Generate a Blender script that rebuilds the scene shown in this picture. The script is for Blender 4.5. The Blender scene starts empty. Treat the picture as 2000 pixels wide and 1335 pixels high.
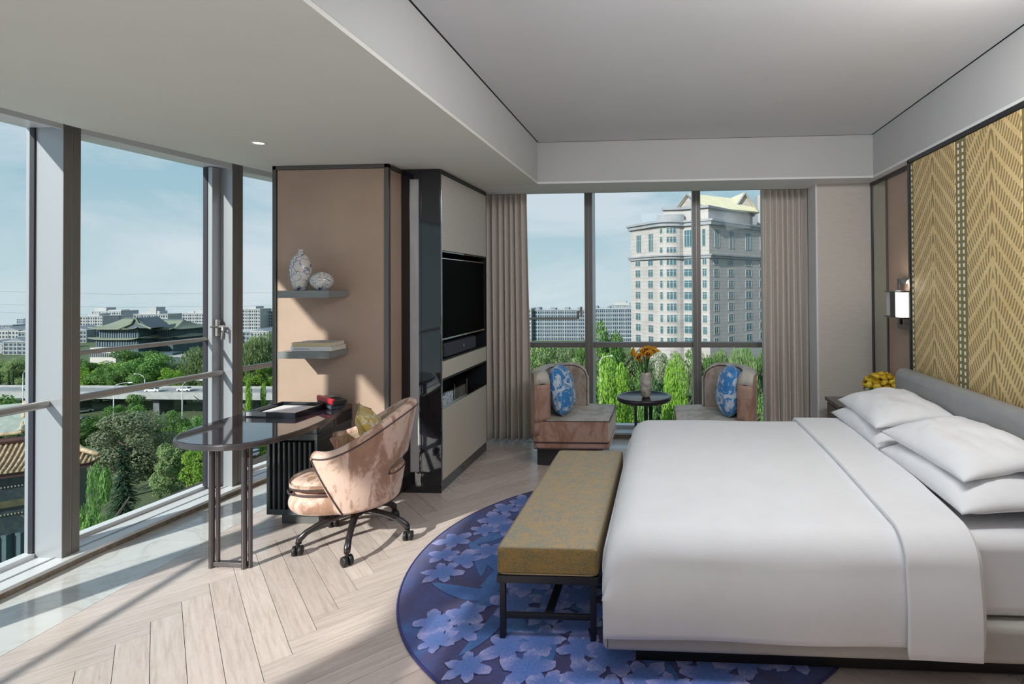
import bpy, bmesh, math, random
from mathutils import Vector, Matrix, noise
random.seed(7)
PI = math.pi
scene = bpy.context.scene
COL = scene.collection

# ------------------------------------------------------------------ camera, world, sun, lights, exposure
RX = Vector((0.99797771, 0.06317945, -0.00698861))      # camera right
RD = Vector((-0.00764559, 0.01016281, -0.99991913))     # camera down
RF = Vector((-0.06310331, 0.99795044, 0.0106253))       # camera forward
EYE = Vector((0, 0, 1.62))
FOC, PCX, PCY = 1050.0, 1233.59, 543.69
cam_d = bpy.data.cameras.new('camera')
cam = bpy.data.objects.new('camera', cam_d)
COL.objects.link(cam)
up, bk = -RD, -RF
cam.matrix_world = Matrix(((RX.x, up.x, bk.x, 0), (RX.y, up.y, bk.y, 0), (RX.z, up.z, bk.z, 1.62), (0, 0, 0, 1)))
cam_d.sensor_width = 36
cam_d.lens = FOC / 2000 * 36
cam_d.shift_x = (1000 - PCX) / 2000
cam_d.shift_y = (PCY - 667.5) / 2000
cam_d.clip_start, cam_d.clip_end = 0.05, 3000
scene.camera = cam

def at(px, py, Y):
    """world point that lies at distance Y (metres along the room's depth) on the sight line of a pixel"""
    d = RX * ((px - PCX) / FOC) + RD * ((py - PCY) / FOC) + RF
    return EYE + d * (Y / d.y)

SUN_DIR = Vector((0.50, 0.866, 0)).normalized() * math.cos(math.radians(29)) + Vector((0, 0, -math.sin(math.radians(29))))
sun_d = bpy.data.lights.new('sun', 'SUN')
sun_d.energy = 6.2
sun_d.angle = math.radians(1.2)
sun_d.color = (1.0, 0.94, 0.87)
sun = bpy.data.objects.new('sun', sun_d)
sun.rotation_euler = SUN_DIR.to_track_quat('-Z', 'Y').to_euler()
COL.objects.link(sun)

def area(name, loc, target, sx, sy, power, color=(1, 1, 1)):
    d = bpy.data.lights.new(name, 'AREA')
    d.shape = 'RECTANGLE'; d.size = sx; d.size_y = sy; d.energy = power; d.color = color
    o = bpy.data.objects.new(name, d)
    o.location = loc
    o.rotation_euler = (Vector(target) - Vector(loc)).to_track_quat('-Z', 'Y').to_euler()
    COL.objects.link(o)
area('fill_uplight_rear', (0.2, -0.5, 0.9), (0.2, -0.3, 3.0), 1.6, 1.2, 42, (0.90, 0.95, 1.0))  # unseen fill added behind the camera, bounced off the ceiling
area('fill_light_ceiling', (0.4, 1.9, 2.87), (0.2, 3.6, 0.0), 1.7, 0.6, 40, (0.92, 0.96, 1.0))
area('fill_light_side', (1.35, 1.95, 2.84), (-1.2, 5.2, 1.0), 0.7, 0.5, 22, (1.0, 0.98, 0.95))

def sky_world():
    w = bpy.data.worlds.new('sky'); scene.world = w; w.use_nodes = True
    nt = w.node_tree; nt.nodes.clear(); L = nt.links.new; N = nt.nodes.new
    tc = N('ShaderNodeTexCoord'); sep = N('ShaderNodeSeparateXYZ'); L(tc.outputs['Generated'], sep.inputs[0])
    ramp = N('ShaderNodeValToRGB'); e = ramp.color_ramp.elements
    e[0].position = 0.0; e[0].color = (0.60, 0.72, 0.77, 1)
    e[1].position = 0.62; e[1].color = (0.20, 0.40, 0.60, 1)
    m = ramp.color_ramp.elements.new(0.14); m.color = (0.42, 0.60, 0.70, 1)
    m = ramp.color_ramp.elements.new(0.32); m.color = (0.29, 0.49, 0.64, 1)
    L(sep.outputs['Z'], ramp.inputs[0])
    mp = N('ShaderNodeMapping'); mp.inputs['Scale'].default_value = (1.6, 1.6, 5.0); L(tc.outputs['Generated'], mp.inputs[0])
    mp.inputs['Location'].default_value = (0.37, 0.22, 0.1)
    n = N('ShaderNodeTexNoise'); n.inputs['Scale'].default_value = 1.7; n.inputs['Detail'].default_value = 9; n.inputs['Roughness'].default_value = 0.58
    n.inputs['Distortion'].default_value = 0.5
    L(mp.outputs[0], n.inputs['Vector'])
    cr = N('ShaderNodeValToRGB'); c = cr.color_ramp.elements
    c[0].position = 0.42; c[0].color = (0, 0, 0, 1); c[1].position = 0.63; c[1].color = (1, 1, 1, 1)
    L(n.outputs[0], cr.inputs[0])
    mul = N('ShaderNodeMath'); mul.operation = 'MULTIPLY'; mul.inputs[1].default_value = 0.72; L(cr.outputs[0], mul.inputs[0])
    mix = N('ShaderNodeMixRGB'); mix.inputs[2].default_value = (0.80, 0.82, 0.88, 1)
    L(mul.outputs[0], mix.inputs[0]); L(ramp.outputs[0], mix.inputs[1])
    bg = N('ShaderNodeBackground'); bg.inputs[1].default_value = 1.0; L(mix.outputs[0], bg.inputs[0])
    out = N('ShaderNodeOutputWorld'); L(bg.outputs[0], out.inputs[0])
sky_world()
vs = scene.view_settings
vs.view_transform = 'Standard'; vs.look = 'None'; vs.exposure = 0.0; vs.gamma = 1.0; vs.use_curve_mapping = False
scene.cycles.max_bounces = 9
scene.cycles.diffuse_bounces = 5
scene.cycles.glossy_bounces = 4
scene.cycles.transparent_max_bounces = 16
scene.cycles.transmission_bounces = 6
scene.cycles.sample_clamp_indirect = 4.0
scene.cycles.caustics_reflective = False
scene.cycles.caustics_refractive = False

# ------------------------------------------------------------------ materials
MATS = {}
def pbr(name, color, rough=0.5, metal=0.0, sheen=0.0, coat=0.0, spec=0.5, trans=0.0):
    if name in MATS: return MATS[name]
    m = bpy.data.materials.new(name); m.use_nodes = True
    b = m.node_tree.nodes['Principled BSDF']
    b.inputs['Base Color'].default_value = (*color, 1)
    b.inputs['Roughness'].default_value = rough
    b.inputs['Metallic'].default_value = metal
    b.inputs['Specular IOR Level'].default_value = spec
    b.inputs['Sheen Weight'].default_value = sheen
    b.inputs['Coat Weight'].default_value = coat
    b.inputs['Transmission Weight'].default_value = trans
    MATS[name] = m
    return m
def bits(m):
    nt = m.node_tree
    return nt, nt.nodes.new, nt.links.new, nt.nodes['Principled BSDF']
def setv(node, **kw):
    for k, v in kw.items(): node.inputs[k].default_value = v
def coords(N, L, kind='Object', scale=(1, 1, 1), rot=(0, 0, 0), loc=(0, 0, 0)):
    tc = N('ShaderNodeTexCoord'); mp = N('ShaderNodeMapping')
    mp.inputs['Scale'].default_value = scale; mp.inputs['Rotation'].default_value = rot; mp.inputs['Location'].default_value = loc
    L(tc.outputs[kind], mp.inputs[0]); return mp.outputs[0]
def noise_tex(N, L, vec, scale, detail=3, rough=0.5, dist=0.0):
    n = N('ShaderNodeTexNoise'); setv(n, Scale=scale, Detail=detail, Roughness=rough, Distortion=dist)
    L(vec, n.inputs['Vector']); return n.outputs[0]
def ramp(N, L, fac, stops, interp='LINEAR'):
    r = N('ShaderNodeValToRGB'); r.color_ramp.interpolation = interp
    e = r.color_ramp.elements
    e[0].position, e[0].color = stops[0][0], (*stops[0][1], 1)
    e[1].position, e[1].color = stops[-1][0], (*stops[-1][1], 1)
    for p, c in stops[1:-1]:
        x = e.new(p); x.color = (*c, 1)
    L(fac, r.inputs[0]); return r.outputs[0]
def bump(N, L, b, height, strength=0.3, dist=0.01):
    bp = N('ShaderNodeBump'); setv(bp, Strength=strength, Distance=dist)
    L(height, bp.inputs['Height']); L(bp.outputs[0], b.inputs['Normal'])
def math_node(N, L, op, a, b=None, c=None):
    n = N('ShaderNodeMath'); n.operation = op
    for i, v in enumerate((a, b, c)):
        if v is None: continue
        if isinstance(v, (int, float)): n.inputs[i].default_value = v
        else: L(v, n.inputs[i])
    return n.outputs[0]
def mottled(name, c1, c2, scale=4, rough=0.6, metal=0, bumps=0.0, bscale=200, stretch=(1, 1, 1), lo=0.35, hi=0.65, kind='Object', **kw):
    if name in MATS: return MATS[name]
    m = pbr(name, c1, rough, metal, **kw); nt, N, L, b = bits(m)
    v = coords(N, L, kind, stretch)
    f = noise_tex(N, L, v, scale, 6, 0.6)
    L(ramp(N, L, f, [(lo, c1), (hi, c2)]), b.inputs['Base Color'])
    if bumps:
        f2 = noise_tex(N, L, v, bscale, 2); bump(N, L, b, f2, bumps, 0.002)
    return m

white_paint = mottled('white_paint', (0.74, 0.74, 0.73), (0.76, 0.76, 0.75), 2, 0.85)
lower_paint = mottled('lower_ceiling_paint', (0.70, 0.69, 0.64), (0.72, 0.71, 0.66), 2, 0.85)
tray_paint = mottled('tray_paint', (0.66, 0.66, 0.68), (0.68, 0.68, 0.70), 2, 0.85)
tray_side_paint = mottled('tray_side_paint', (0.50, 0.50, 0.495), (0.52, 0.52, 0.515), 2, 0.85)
beige_wall = mottled('beige_wallpaper', (0.58, 0.53, 0.48), (0.62, 0.57, 0.51), 14, 0.8, stretch=(1, 1, 6), bumps=0.1, bscale=90)
pink_panel = mottled('pink_leather_panel', (0.43, 0.305, 0.235), (0.47, 0.335, 0.26), 3, 0.6, bumps=0.08, bscale=300)
bronze = pbr('bronze_trim', (0.16, 0.15, 0.14), 0.35, 0.7)
dark_trim = pbr('dark_bronze_trim', (0.035, 0.037, 0.042), 0.3, 0.4)
black_gloss = pbr('black_gloss_lacquer', (0.012, 0.013, 0.018), 0.06, 0.0, coat=0.6)
black_matte = pbr('black_matte', (0.012, 0.012, 0.013), 0.5)
alu = pbr('window_aluminium', (0.42, 0.44, 0.47), 0.35, 0.35)
alu_shaded = pbr('window_aluminium_backlit', (0.20, 0.185, 0.17), 0.45, 0.3)  # same aluminium, with the shade of the backlit room side in its colour
alu_white = pbr('sill_white_aluminium', (0.78, 0.79, 0.80), 0.3)
gasket = pbr('black_gasket', (0.02, 0.02, 0.03), 0.5)
rail_metal = pbr('rail_metal', (0.42, 0.40, 0.38), 0.3, 0.5)
stone_brown = mottled('brown_stone', (0.20, 0.15, 0.11), (0.34, 0.28, 0.22), 30, 0.4)
white_plastic = pbr('white_plastic', (0.8, 0.8, 0.78), 0.4)
gunmetal = pbr('gunmetal', (0.07, 0.065, 0.072), 0.28, 0.8)
desk_metal = pbr('desk_bronze_metal', (0.13, 0.115, 0.12), 0.3, 0.75)
bench_metal = pbr('bench_dark_metal', (0.03, 0.03, 0.035), 0.4, 0.5)
chrome = pbr('chrome', (0.6, 0.6, 0.6), 0.15, 1.0)
silver_strip = mottled('brushed_silver', (0.42, 0.43, 0.45), (0.54, 0.55, 0.57), 6, 0.45, 0.1, stretch=(1, 1, 0.3))
green_mirror = pbr('antique_mirror', (0.50, 0.50, 0.43), 0.08, 0.85)
tv_screen = pbr('tv_screen', (0.001, 0.001, 0.001), 0.5, spec=0.02)
speaker_cloth = mottled('speaker_cloth', (0.035, 0.04, 0.055), (0.05, 0.055, 0.075), 300, 0.8)
leather_grey = mottled('grey_leather', (0.27, 0.27, 0.27), (0.30, 0.30, 0.30), 8, 0.38, bumps=0.1, bscale=250)
leather_base = mottled('taupe_leather', (0.44, 0.42, 0.385), (0.48, 0.455, 0.42), 8, 0.45, bumps=0.1, bscale=250)
linen_white = mottled('white_linen', (0.80, 0.80, 0.82), (0.83, 0.83, 0.85), 6, 0.85, sheen=0.15)

def make_glass():
    m = bpy.data.materials.new('window_glass'); m.use_nodes = True; nt = m.node_tree; nt.nodes.clear()
    N, L = nt.nodes.new, nt.links.new
    t = N('ShaderNodeBsdfTransparent'); t.inputs[0].default_value = (0.93, 0.965, 0.965, 1)
    g = N('ShaderNodeBsdfGlossy'); g.inputs['Roughness'].default_value = 0.0; g.inputs[0].default_value = (0.8, 0.9, 0.95, 1)
    lw = N('ShaderNodeLayerWeight'); lw.inputs[0].default_value = 0.5
    fr = math_node(N, L, 'MULTIPLY_ADD', math_node(N, L, 'POWER', lw.outputs['Facing'], 5.0), 0.55, 0.003)
    mx = N('ShaderNodeMixShader'); L(fr, mx.inputs[0]); L(t.outputs[0], mx.inputs[1]); L(g.outputs[0], mx.inputs[2])
    o = N('ShaderNodeOutputMaterial'); L(mx.outputs[0], o.inputs[0]); MATS['window_glass'] = m
    return m
glass = make_glass()

def make_wood():
    m = pbr('oak_plank', (0.5, 0.38, 0.28), 0.33); nt, N, L, b = bits(m)
    oi = N('ShaderNodeObjectInfo')
    tc = N('ShaderNodeTexCoord'); add = N('ShaderNodeVectorMath'); add.operation = 'ADD'
    sc = N('ShaderNodeVectorMath'); sc.operation = 'SCALE'; sc.inputs['Scale'].default_value = 40
    cmb = N('ShaderNodeCombineXYZ'); L(oi.outputs['Random'], cmb.inputs[0]); L(oi.outputs['Random'], cmb.inputs[1])
    L(cmb.outputs[0], sc.inputs[0]); L(tc.outputs['Object'], add.inputs[0]); L(sc.outputs[0], add.inputs[1])
    mp = N('ShaderNodeMapping'); mp.inputs['Scale'].default_value = (2.0, 26, 1); L(add.outputs[0], mp.inputs[0])
    f = noise_tex(N, L, mp.outputs[0], 2.2, 8, 0.65, 0.6)
    c = ramp(N, L, f, [(0.3, (0.52, 0.42, 0.375)), (0.5, (0.65, 0.55, 0.50)), (0.72, (0.72, 0.625, 0.58))])
    mp2 = N('ShaderNodeMapping'); mp2.inputs['Scale'].default_value = (7, 30, 1); L(add.outputs[0], mp2.inputs[0])
    kn = noise_tex(N, L, mp2.outputs[0], 1.6, 3)
    kr = ramp(N, L, kn, [(0.72, (1, 1, 1)), (0.80, (0.55, 0.5, 0.46))])
    hsv = N('ShaderNodeHueSaturation')
    v = math_node(N, L, 'MULTIPLY_ADD', oi.outputs['Random'], 0.22, 0.89)
    L(v, hsv.inputs['Value']); L(c, hsv.inputs['Color'])
    mul = N('ShaderNodeMixRGB'); mul.blend_type = 'MULTIPLY'; mul.inputs[0].default_value = 0.8
    L(hsv.outputs[0], mul.inputs[1]); L(kr, mul.inputs[2]); L(mul.outputs[0], b.inputs['Base Color'])
    L(ramp(N, L, f, [(0.3, (0.34,) * 3), (0.7, (0.22,) * 3)]), b.inputs['Roughness'])
    bump(N, L, b, f, 0.12, 0.002)
    return m
oak = make_wood()

def make_marble():
    m = pbr('white_marble', (0.6, 0.6, 0.58), 0.12); nt, N, L, b = bits(m)
    v = coords(N, L, 'Object')
    w = noise_tex(N, L, v, 1.6, 10, 0.62, 1.4)
    c = ramp(N, L, w, [(0.35, (0.72, 0.71, 0.69)), (0.48, (0.66, 0.65, 0.63)), (0.5, (0.58, 0.56, 0.53)), (0.52, (0.68, 0.67, 0.65)), (0.7, (0.74, 0.735, 0.72))])
    L(c, b.inputs['Base Color']); return m
marble = make_marble()

def make_velvet(name, dark, mid, light, bias=0.0, scale=6.0):
    m = pbr(name, mid, 0.6, sheen=0.5); nt, N, L, b = bits(m)
    v = coords(N, L, 'Object', (1, 1, 0.45))
    f = noise_tex(N, L, v, scale, 7, 0.68, 0.5)
    c = ramp(N, L, f, [(0.34 + bias, dark), (0.46 + bias, mid), (0.53 + bias, light), (0.60 + bias, light), (0.68 + bias, mid)])
    L(c, b.inputs['Base Color'])
    b.inputs['Sheen Roughness'].default_value = 0.35; b.inputs['Sheen Tint'].default_value = (1, 0.85, 0.78, 1)
    f2 = noise_tex(N, L, v, 60, 3); bump(N, L, b, f2, 0.15, 0.003)
    return m
velvet_chair = make_velvet('rose_velvet', (0.34, 0.185, 0.125), (0.43, 0.25, 0.175), (0.74, 0.53, 0.44))
velvet_inner = make_velvet('olive_velvet', (0.24, 0.17, 0.105), (0.34, 0.25, 0.165), (0.44, 0.34, 0.25))
velvet_arm = make_velvet('terracotta_velvet', (0.30, 0.155, 0.11), (0.37, 0.20, 0.145), (0.46, 0.29, 0.23))
velvet_back = make_velvet('taupe_velvet', (0.25, 0.19, 0.145), (0.34, 0.26, 0.21), (0.44, 0.36, 0.30))
velvet_seat = make_velvet('silver_velvet', (0.38, 0.34, 0.27), (0.46, 0.42, 0.35), (0.60, 0.56, 0.50))
piping_dark = pbr('plum_piping', (0.07, 0.045, 0.05), 0.5)
piping_pale = pbr('silver_piping', (0.5, 0.46, 0.40), 0.6)

def make_tweed(name, a, b_, c_, s=1.0):
    m = pbr(name, a, 0.9, sheen=0.1); nt, N, L, b = bits(m)
    v = coords(N, L, 'Object')
    w1 = N('ShaderNodeTexWave'); w1.bands_direction = 'X'; setv(w1, Scale=70 * s, Distortion=1.5, Detail=2); w1.inputs['Detail Scale'].default_value = 3; L(v, w1.inputs[0])
    w2 = N('ShaderNodeTexWave'); w2.bands_direction = 'Y'; setv(w2, Scale=70 * s, Distortion=1.5, Detail=2); w2.inputs['Detail Scale'].default_value = 3; L(v, w2.inputs[0])
    w3 = N('ShaderNodeTexWave'); w3.bands_direction = 'Z'; setv(w3, Scale=70 * s, Distortion=1.5, Detail=2); w3.inputs['Detail Scale'].default_value = 3; L(v, w3.inputs[0])
    wv = math_node(N, L, 'MULTIPLY', math_node(N, L, 'ADD', math_node(N, L, 'ADD', w1.outputs[1], w2.outputs[1]), w3.outputs[1]), 0.333)
    f = noise_tex(N, L, v, 190, 2, 0.8); f2 = noise_tex(N, L, v, 14, 4, 0.7)
    mixf = math_node(N, L, 'ADD', math_node(N, L, 'MULTIPLY', f, 0.75), math_node(N, L, 'MULTIPLY', f2, 0.25))
    col = ramp(N, L, mixf, [(0.44, c_), (0.495, a), (0.55, b_)])
    mx = N('ShaderNodeMixRGB'); mx.blend_type = 'MULTIPLY'; mx.inputs[0].default_value = 0.8
    L(col, mx.inputs[1]); L(ramp(N, L, wv, [(0.3, (0.5, 0.5, 0.5)), (0.65, (1.1, 1.1, 1.1))]), mx.inputs[2]); L(mx.outputs[0], b.inputs['Base Color'])
    bump(N, L, b, wv, 0.4, 0.003); return m
tweed = make_tweed('tweed_fabric', (0.50, 0.40, 0.23), (0.62, 0.38, 0.17), (0.24, 0.33, 0.34))
tweed_side = make_tweed('tweed_fabric_side', (0.38, 0.25, 0.08), (0.48, 0.25, 0.06), (0.16, 0.18, 0.11))

def make_curtain():
    m = pbr('curtain_fabric', (0.33, 0.28, 0.245), 0.85, sheen=0.2); nt, N, L, b = bits(m)
    v = coords(N, L, 'Object', (1, 1, 0.2)); f = noise_tex(N, L, v, 260, 2)
    L(ramp(N, L, f, [(0.35, (0.66, 0.60, 0.54)), (0.65, (0.74, 0.68, 0.62))]), b.inputs['Base Color']); return m
curtain_fabric = make_curtain()

def make_panel_fabric(name, c1, c2, z=(1, 1, 1)):
    m = pbr(name, c1, 0.75); nt, N, L, b = bits(m)
    v = coords(N, L, 'Object', z); f = noise_tex(N, L, v, 40, 5, 0.7)
    L(ramp(N, L, f, [(0.3, c1), (0.7, c2)]), b.inputs['Base Color']); bump(N, L, b, f, 0.15, 0.002); return m
panel_beige = make_panel_fabric('cabinet_fabric', (0.52, 0.48, 0.44), (0.64, 0.60, 0.56), (1, 3, 0.6))
panel_wood = make_panel_fabric('cabinet_oak', (0.56, 0.51, 0.42), (0.65, 0.60, 0.51), (1, 6, 0.5))

def make_gold():
    m = pbr('gold_embroidered_fabric', (0.5, 0.36, 0.15), 0.55, 0.15, sheen=0.15); nt, N, L, b = bits(m)
    tc = N('ShaderNodeTexCoord'); sp = N('ShaderNodeSeparateXYZ'); L(tc.outputs['Object'], sp.inputs[0])
    M = lambda op, a, b_=None, c=None: math_node(N, L, op, a, b_, c)
    s = M('ABSOLUTE', sp.outputs['Y']); z = sp.outputs['Z']
    per = 0.125
    # chevron bands that climb to the centre line, each band filled with curved strokes
    bandc = M('DIVIDE', M('ADD', z, M('MULTIPLY', M('POWER', s, 0.9), 0.9)), per)
    fb = M('FRACT', bandc)
    ex = M('SUBTRACT', z, M('MULTIPLY', M('FLOOR', bandc), per))
    rr = M('SQRT', M('ADD', M('POWER', s, 2.0), M('POWER', M('ADD', ex, 0.02), 2.0)))
    q = M('ADD', M('MULTIPLY', s, 1.0), M('MULTIPLY', z, -0.35))
    strokes = M('SINE', M('MULTIPLY', M('ADD', M('MULTIPLY', rr, 0.45), M('MULTIPLY', q, 0.75)), 2 * PI / 0.030))
    inside = M('MULTIPLY', M('GREATER_THAN', fb, 0.16), M('LESS_THAN', fb, 0.86))
    dark = M('MULTIPLY', M('GREATER_THAN', strokes, 0.05), inside)
    vec = coords(N, L, 'Object'); nz = noise_tex(N, L, vec, 130, 2); big = noise_tex(N, L, vec, 5, 3)
    vo = N('ShaderNodeTexVoronoi'); setv(vo, Scale=85.0); L(vec, vo.inputs['Vector'])
    pearl = M('MULTIPLY', M('LESS_THAN', vo.outputs['Distance'], 0.33), M('SUBTRACT', 1.0, inside))
    base = ramp(N, L, big, [(0.3, (0.66, 0.46, 0.18)), (0.7, (0.76, 0.56, 0.25))])
    m1 = N('ShaderNodeMixRGB'); L(M('MULTIPLY', dark, 0.8), m1.inputs[0]); L(base, m1.inputs[1]); m1.inputs[2].default_value = (0.20, 0.13, 0.045, 1)
    m2 = N('ShaderNodeMixRGB'); L(M('MULTIPLY', pearl, 0.75), m2.inputs[0]); L(m1.outputs[0], m2.inputs[1]); m2.inputs[2].default_value = (0.80, 0.68, 0.42, 1)
    L(m2.outputs[0], b.inputs['Base Color'])
    h = M('ADD', M('MULTIPLY', M('SUBTRACT', 1.0, dark), 0.6), M('MULTIPLY', pearl, 0.6)); bump(N, L, b, M('ADD', h, M('MULTIPLY', nz, 0.3)), 0.55, 0.006)
    return m
gold_fabric = make_gold()
gold_strip = pbr('olive_strip', (0.22, 0.19, 0.085), 0.6)
bead_white = pbr('ivory_bead', (0.85, 0.80, 0.62), 0.4)

def make_rug(name, kind):
    m = pbr(name, (0.05, 0.05, 0.2), 0.95, sheen=0.25); nt, N, L, b = bits(m)
    tc = N('ShaderNodeTexCoord'); ln = N('ShaderNodeVectorMath'); ln.operation = 'LENGTH'; L(tc.outputs['Object'], ln.inputs[0])
    v = coords(N, L, 'Object')
    if kind == 'ground':
        f = noise_tex(N, L, v, 3.0, 5, 0.6, 0.7)
        c = ramp(N, L, f, [(0.36, (0.065, 0.055, 0.18)), (0.50, (0.07, 0.07, 0.25)), (0.60, (0.055, 0.10, 0.36)), (0.7, (0.05, 0.16, 0.47))])
    elif kind == 'leaf':
        f = noise_tex(N, L, v, 7, 4)
        c = ramp(N, L, f, [(0.3, (0.04, 0.14, 0.50)), (0.7, (0.10, 0.28, 0.68))])
    else:
        f = noise_tex(N, L, v, 90, 3)
        t = math_node(N, L, 'ADD', math_node(N, L, 'MULTIPLY', ln.outputs['Value'], 7.0), math_node(N, L, 'MULTIPLY', f, 0.5))
        c = ramp(N, L, t, [(0.30, (0.10, 0.24, 0.70)), (0.65, (0.16, 0.26, 0.72)), (1.0, (0.50, 0.50, 0.92))])
    f2 = noise_tex(N, L, v, 220, 3, 0.7)
    mx = N('ShaderNodeMixRGB'); mx.blend_type = 'MULTIPLY'; mx.inputs[0].default_value = 0.7
    L(c, mx.inputs[1]); L(ramp(N, L, f2, [(0.35, (0.55, 0.55, 0.55)), (0.65, (1.15, 1.15, 1.15))]), mx.inputs[2]); L(mx.outputs[0], b.inputs['Base Color'])
    bump(N, L, b, f2, 0.7, 0.006); return m
rug_ground, rug_leaf, rug_bloom = make_rug('rug_ground', 'ground'), make_rug('rug_leaf', 'leaf'), make_rug('rug_bloom', 'bloom')
rug_dark = pbr('rug_indigo_shape', (0.05, 0.04, 0.13), 0.95)

def make_toile(name, c_blue=(0.03, 0.22, 0.55), c_pale=(0.62, 0.70, 0.80), s=9):
    m = pbr(name, c_blue, 0.75, sheen=0.2); nt, N, L, b = bits(m)
    v = coords(N, L, 'Object'); f = noise_tex(N, L, v, s, 7, 0.62, 1.2)
    L(ramp(N, L, f, [(0.42, c_pale), (0.455, tuple((p + q) / 2 for p, q in zip(c_pale, c_blue))), (0.49, c_blue), (0.62, tuple(q * 1.15 for q in c_blue)), (0.66, c_pale)]), b.inputs['Base Color']); return m
toile = make_toile('blue_toile')
yellow_cushion = make_toile('yellow_toile', (0.62, 0.42, 0.09), (0.80, 0.74, 0.60), 12)

def make_porcelain(name, s):
    m = pbr(name, (0.7, 0.68, 0.64), 0.25, coat=0.3); nt, N, L, b = bits(m)
    v = coords(N, L, 'Object'); vo = N('ShaderNodeTexVoronoi'); vo.feature = 'DISTANCE_TO_EDGE'; setv(vo, Scale=s)
    nn = N('ShaderNodeTexNoise'); setv(nn, Scale=9.0, Detail=2.0); L(v, nn.inputs['Vector'])
    mxv = N('ShaderNodeMixRGB'); mxv.inputs[0].default_value = 0.12; L(v, mxv.inputs[1]); L(nn.outputs[1], mxv.inputs[2]); L(mxv.outputs[0], vo.inputs['Vector'])
    line = ramp(N, L, vo.outputs[0], [(0.012, (0.10, 0.16, 0.36)), (0.04, (0.68, 0.66, 0.62))])
    f = noise_tex(N, L, v, 14, 3)
    mx = N('ShaderNodeMixRGB'); L(ramp(N, L, f, [(0.62, (0, 0, 0)), (0.66, (1, 1, 1))]), mx.inputs[0]); L(line, mx.inputs[1]); mx.inputs[2].default_value = (0.03, 0.05, 0.22, 1)
    L(mx.outputs[0], b.inputs['Base Color']); return m
porcelain, porcelain2 = make_porcelain('porcelain_lines', 18), make_porcelain('porcelain_dense', 26)
crackle = mottled('crackle_ceramic', (0.34, 0.29, 0.23), (0.62, 0.58, 0.52), 22, 0.2, lo=0.4, hi=0.6, coat=0.4)

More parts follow.
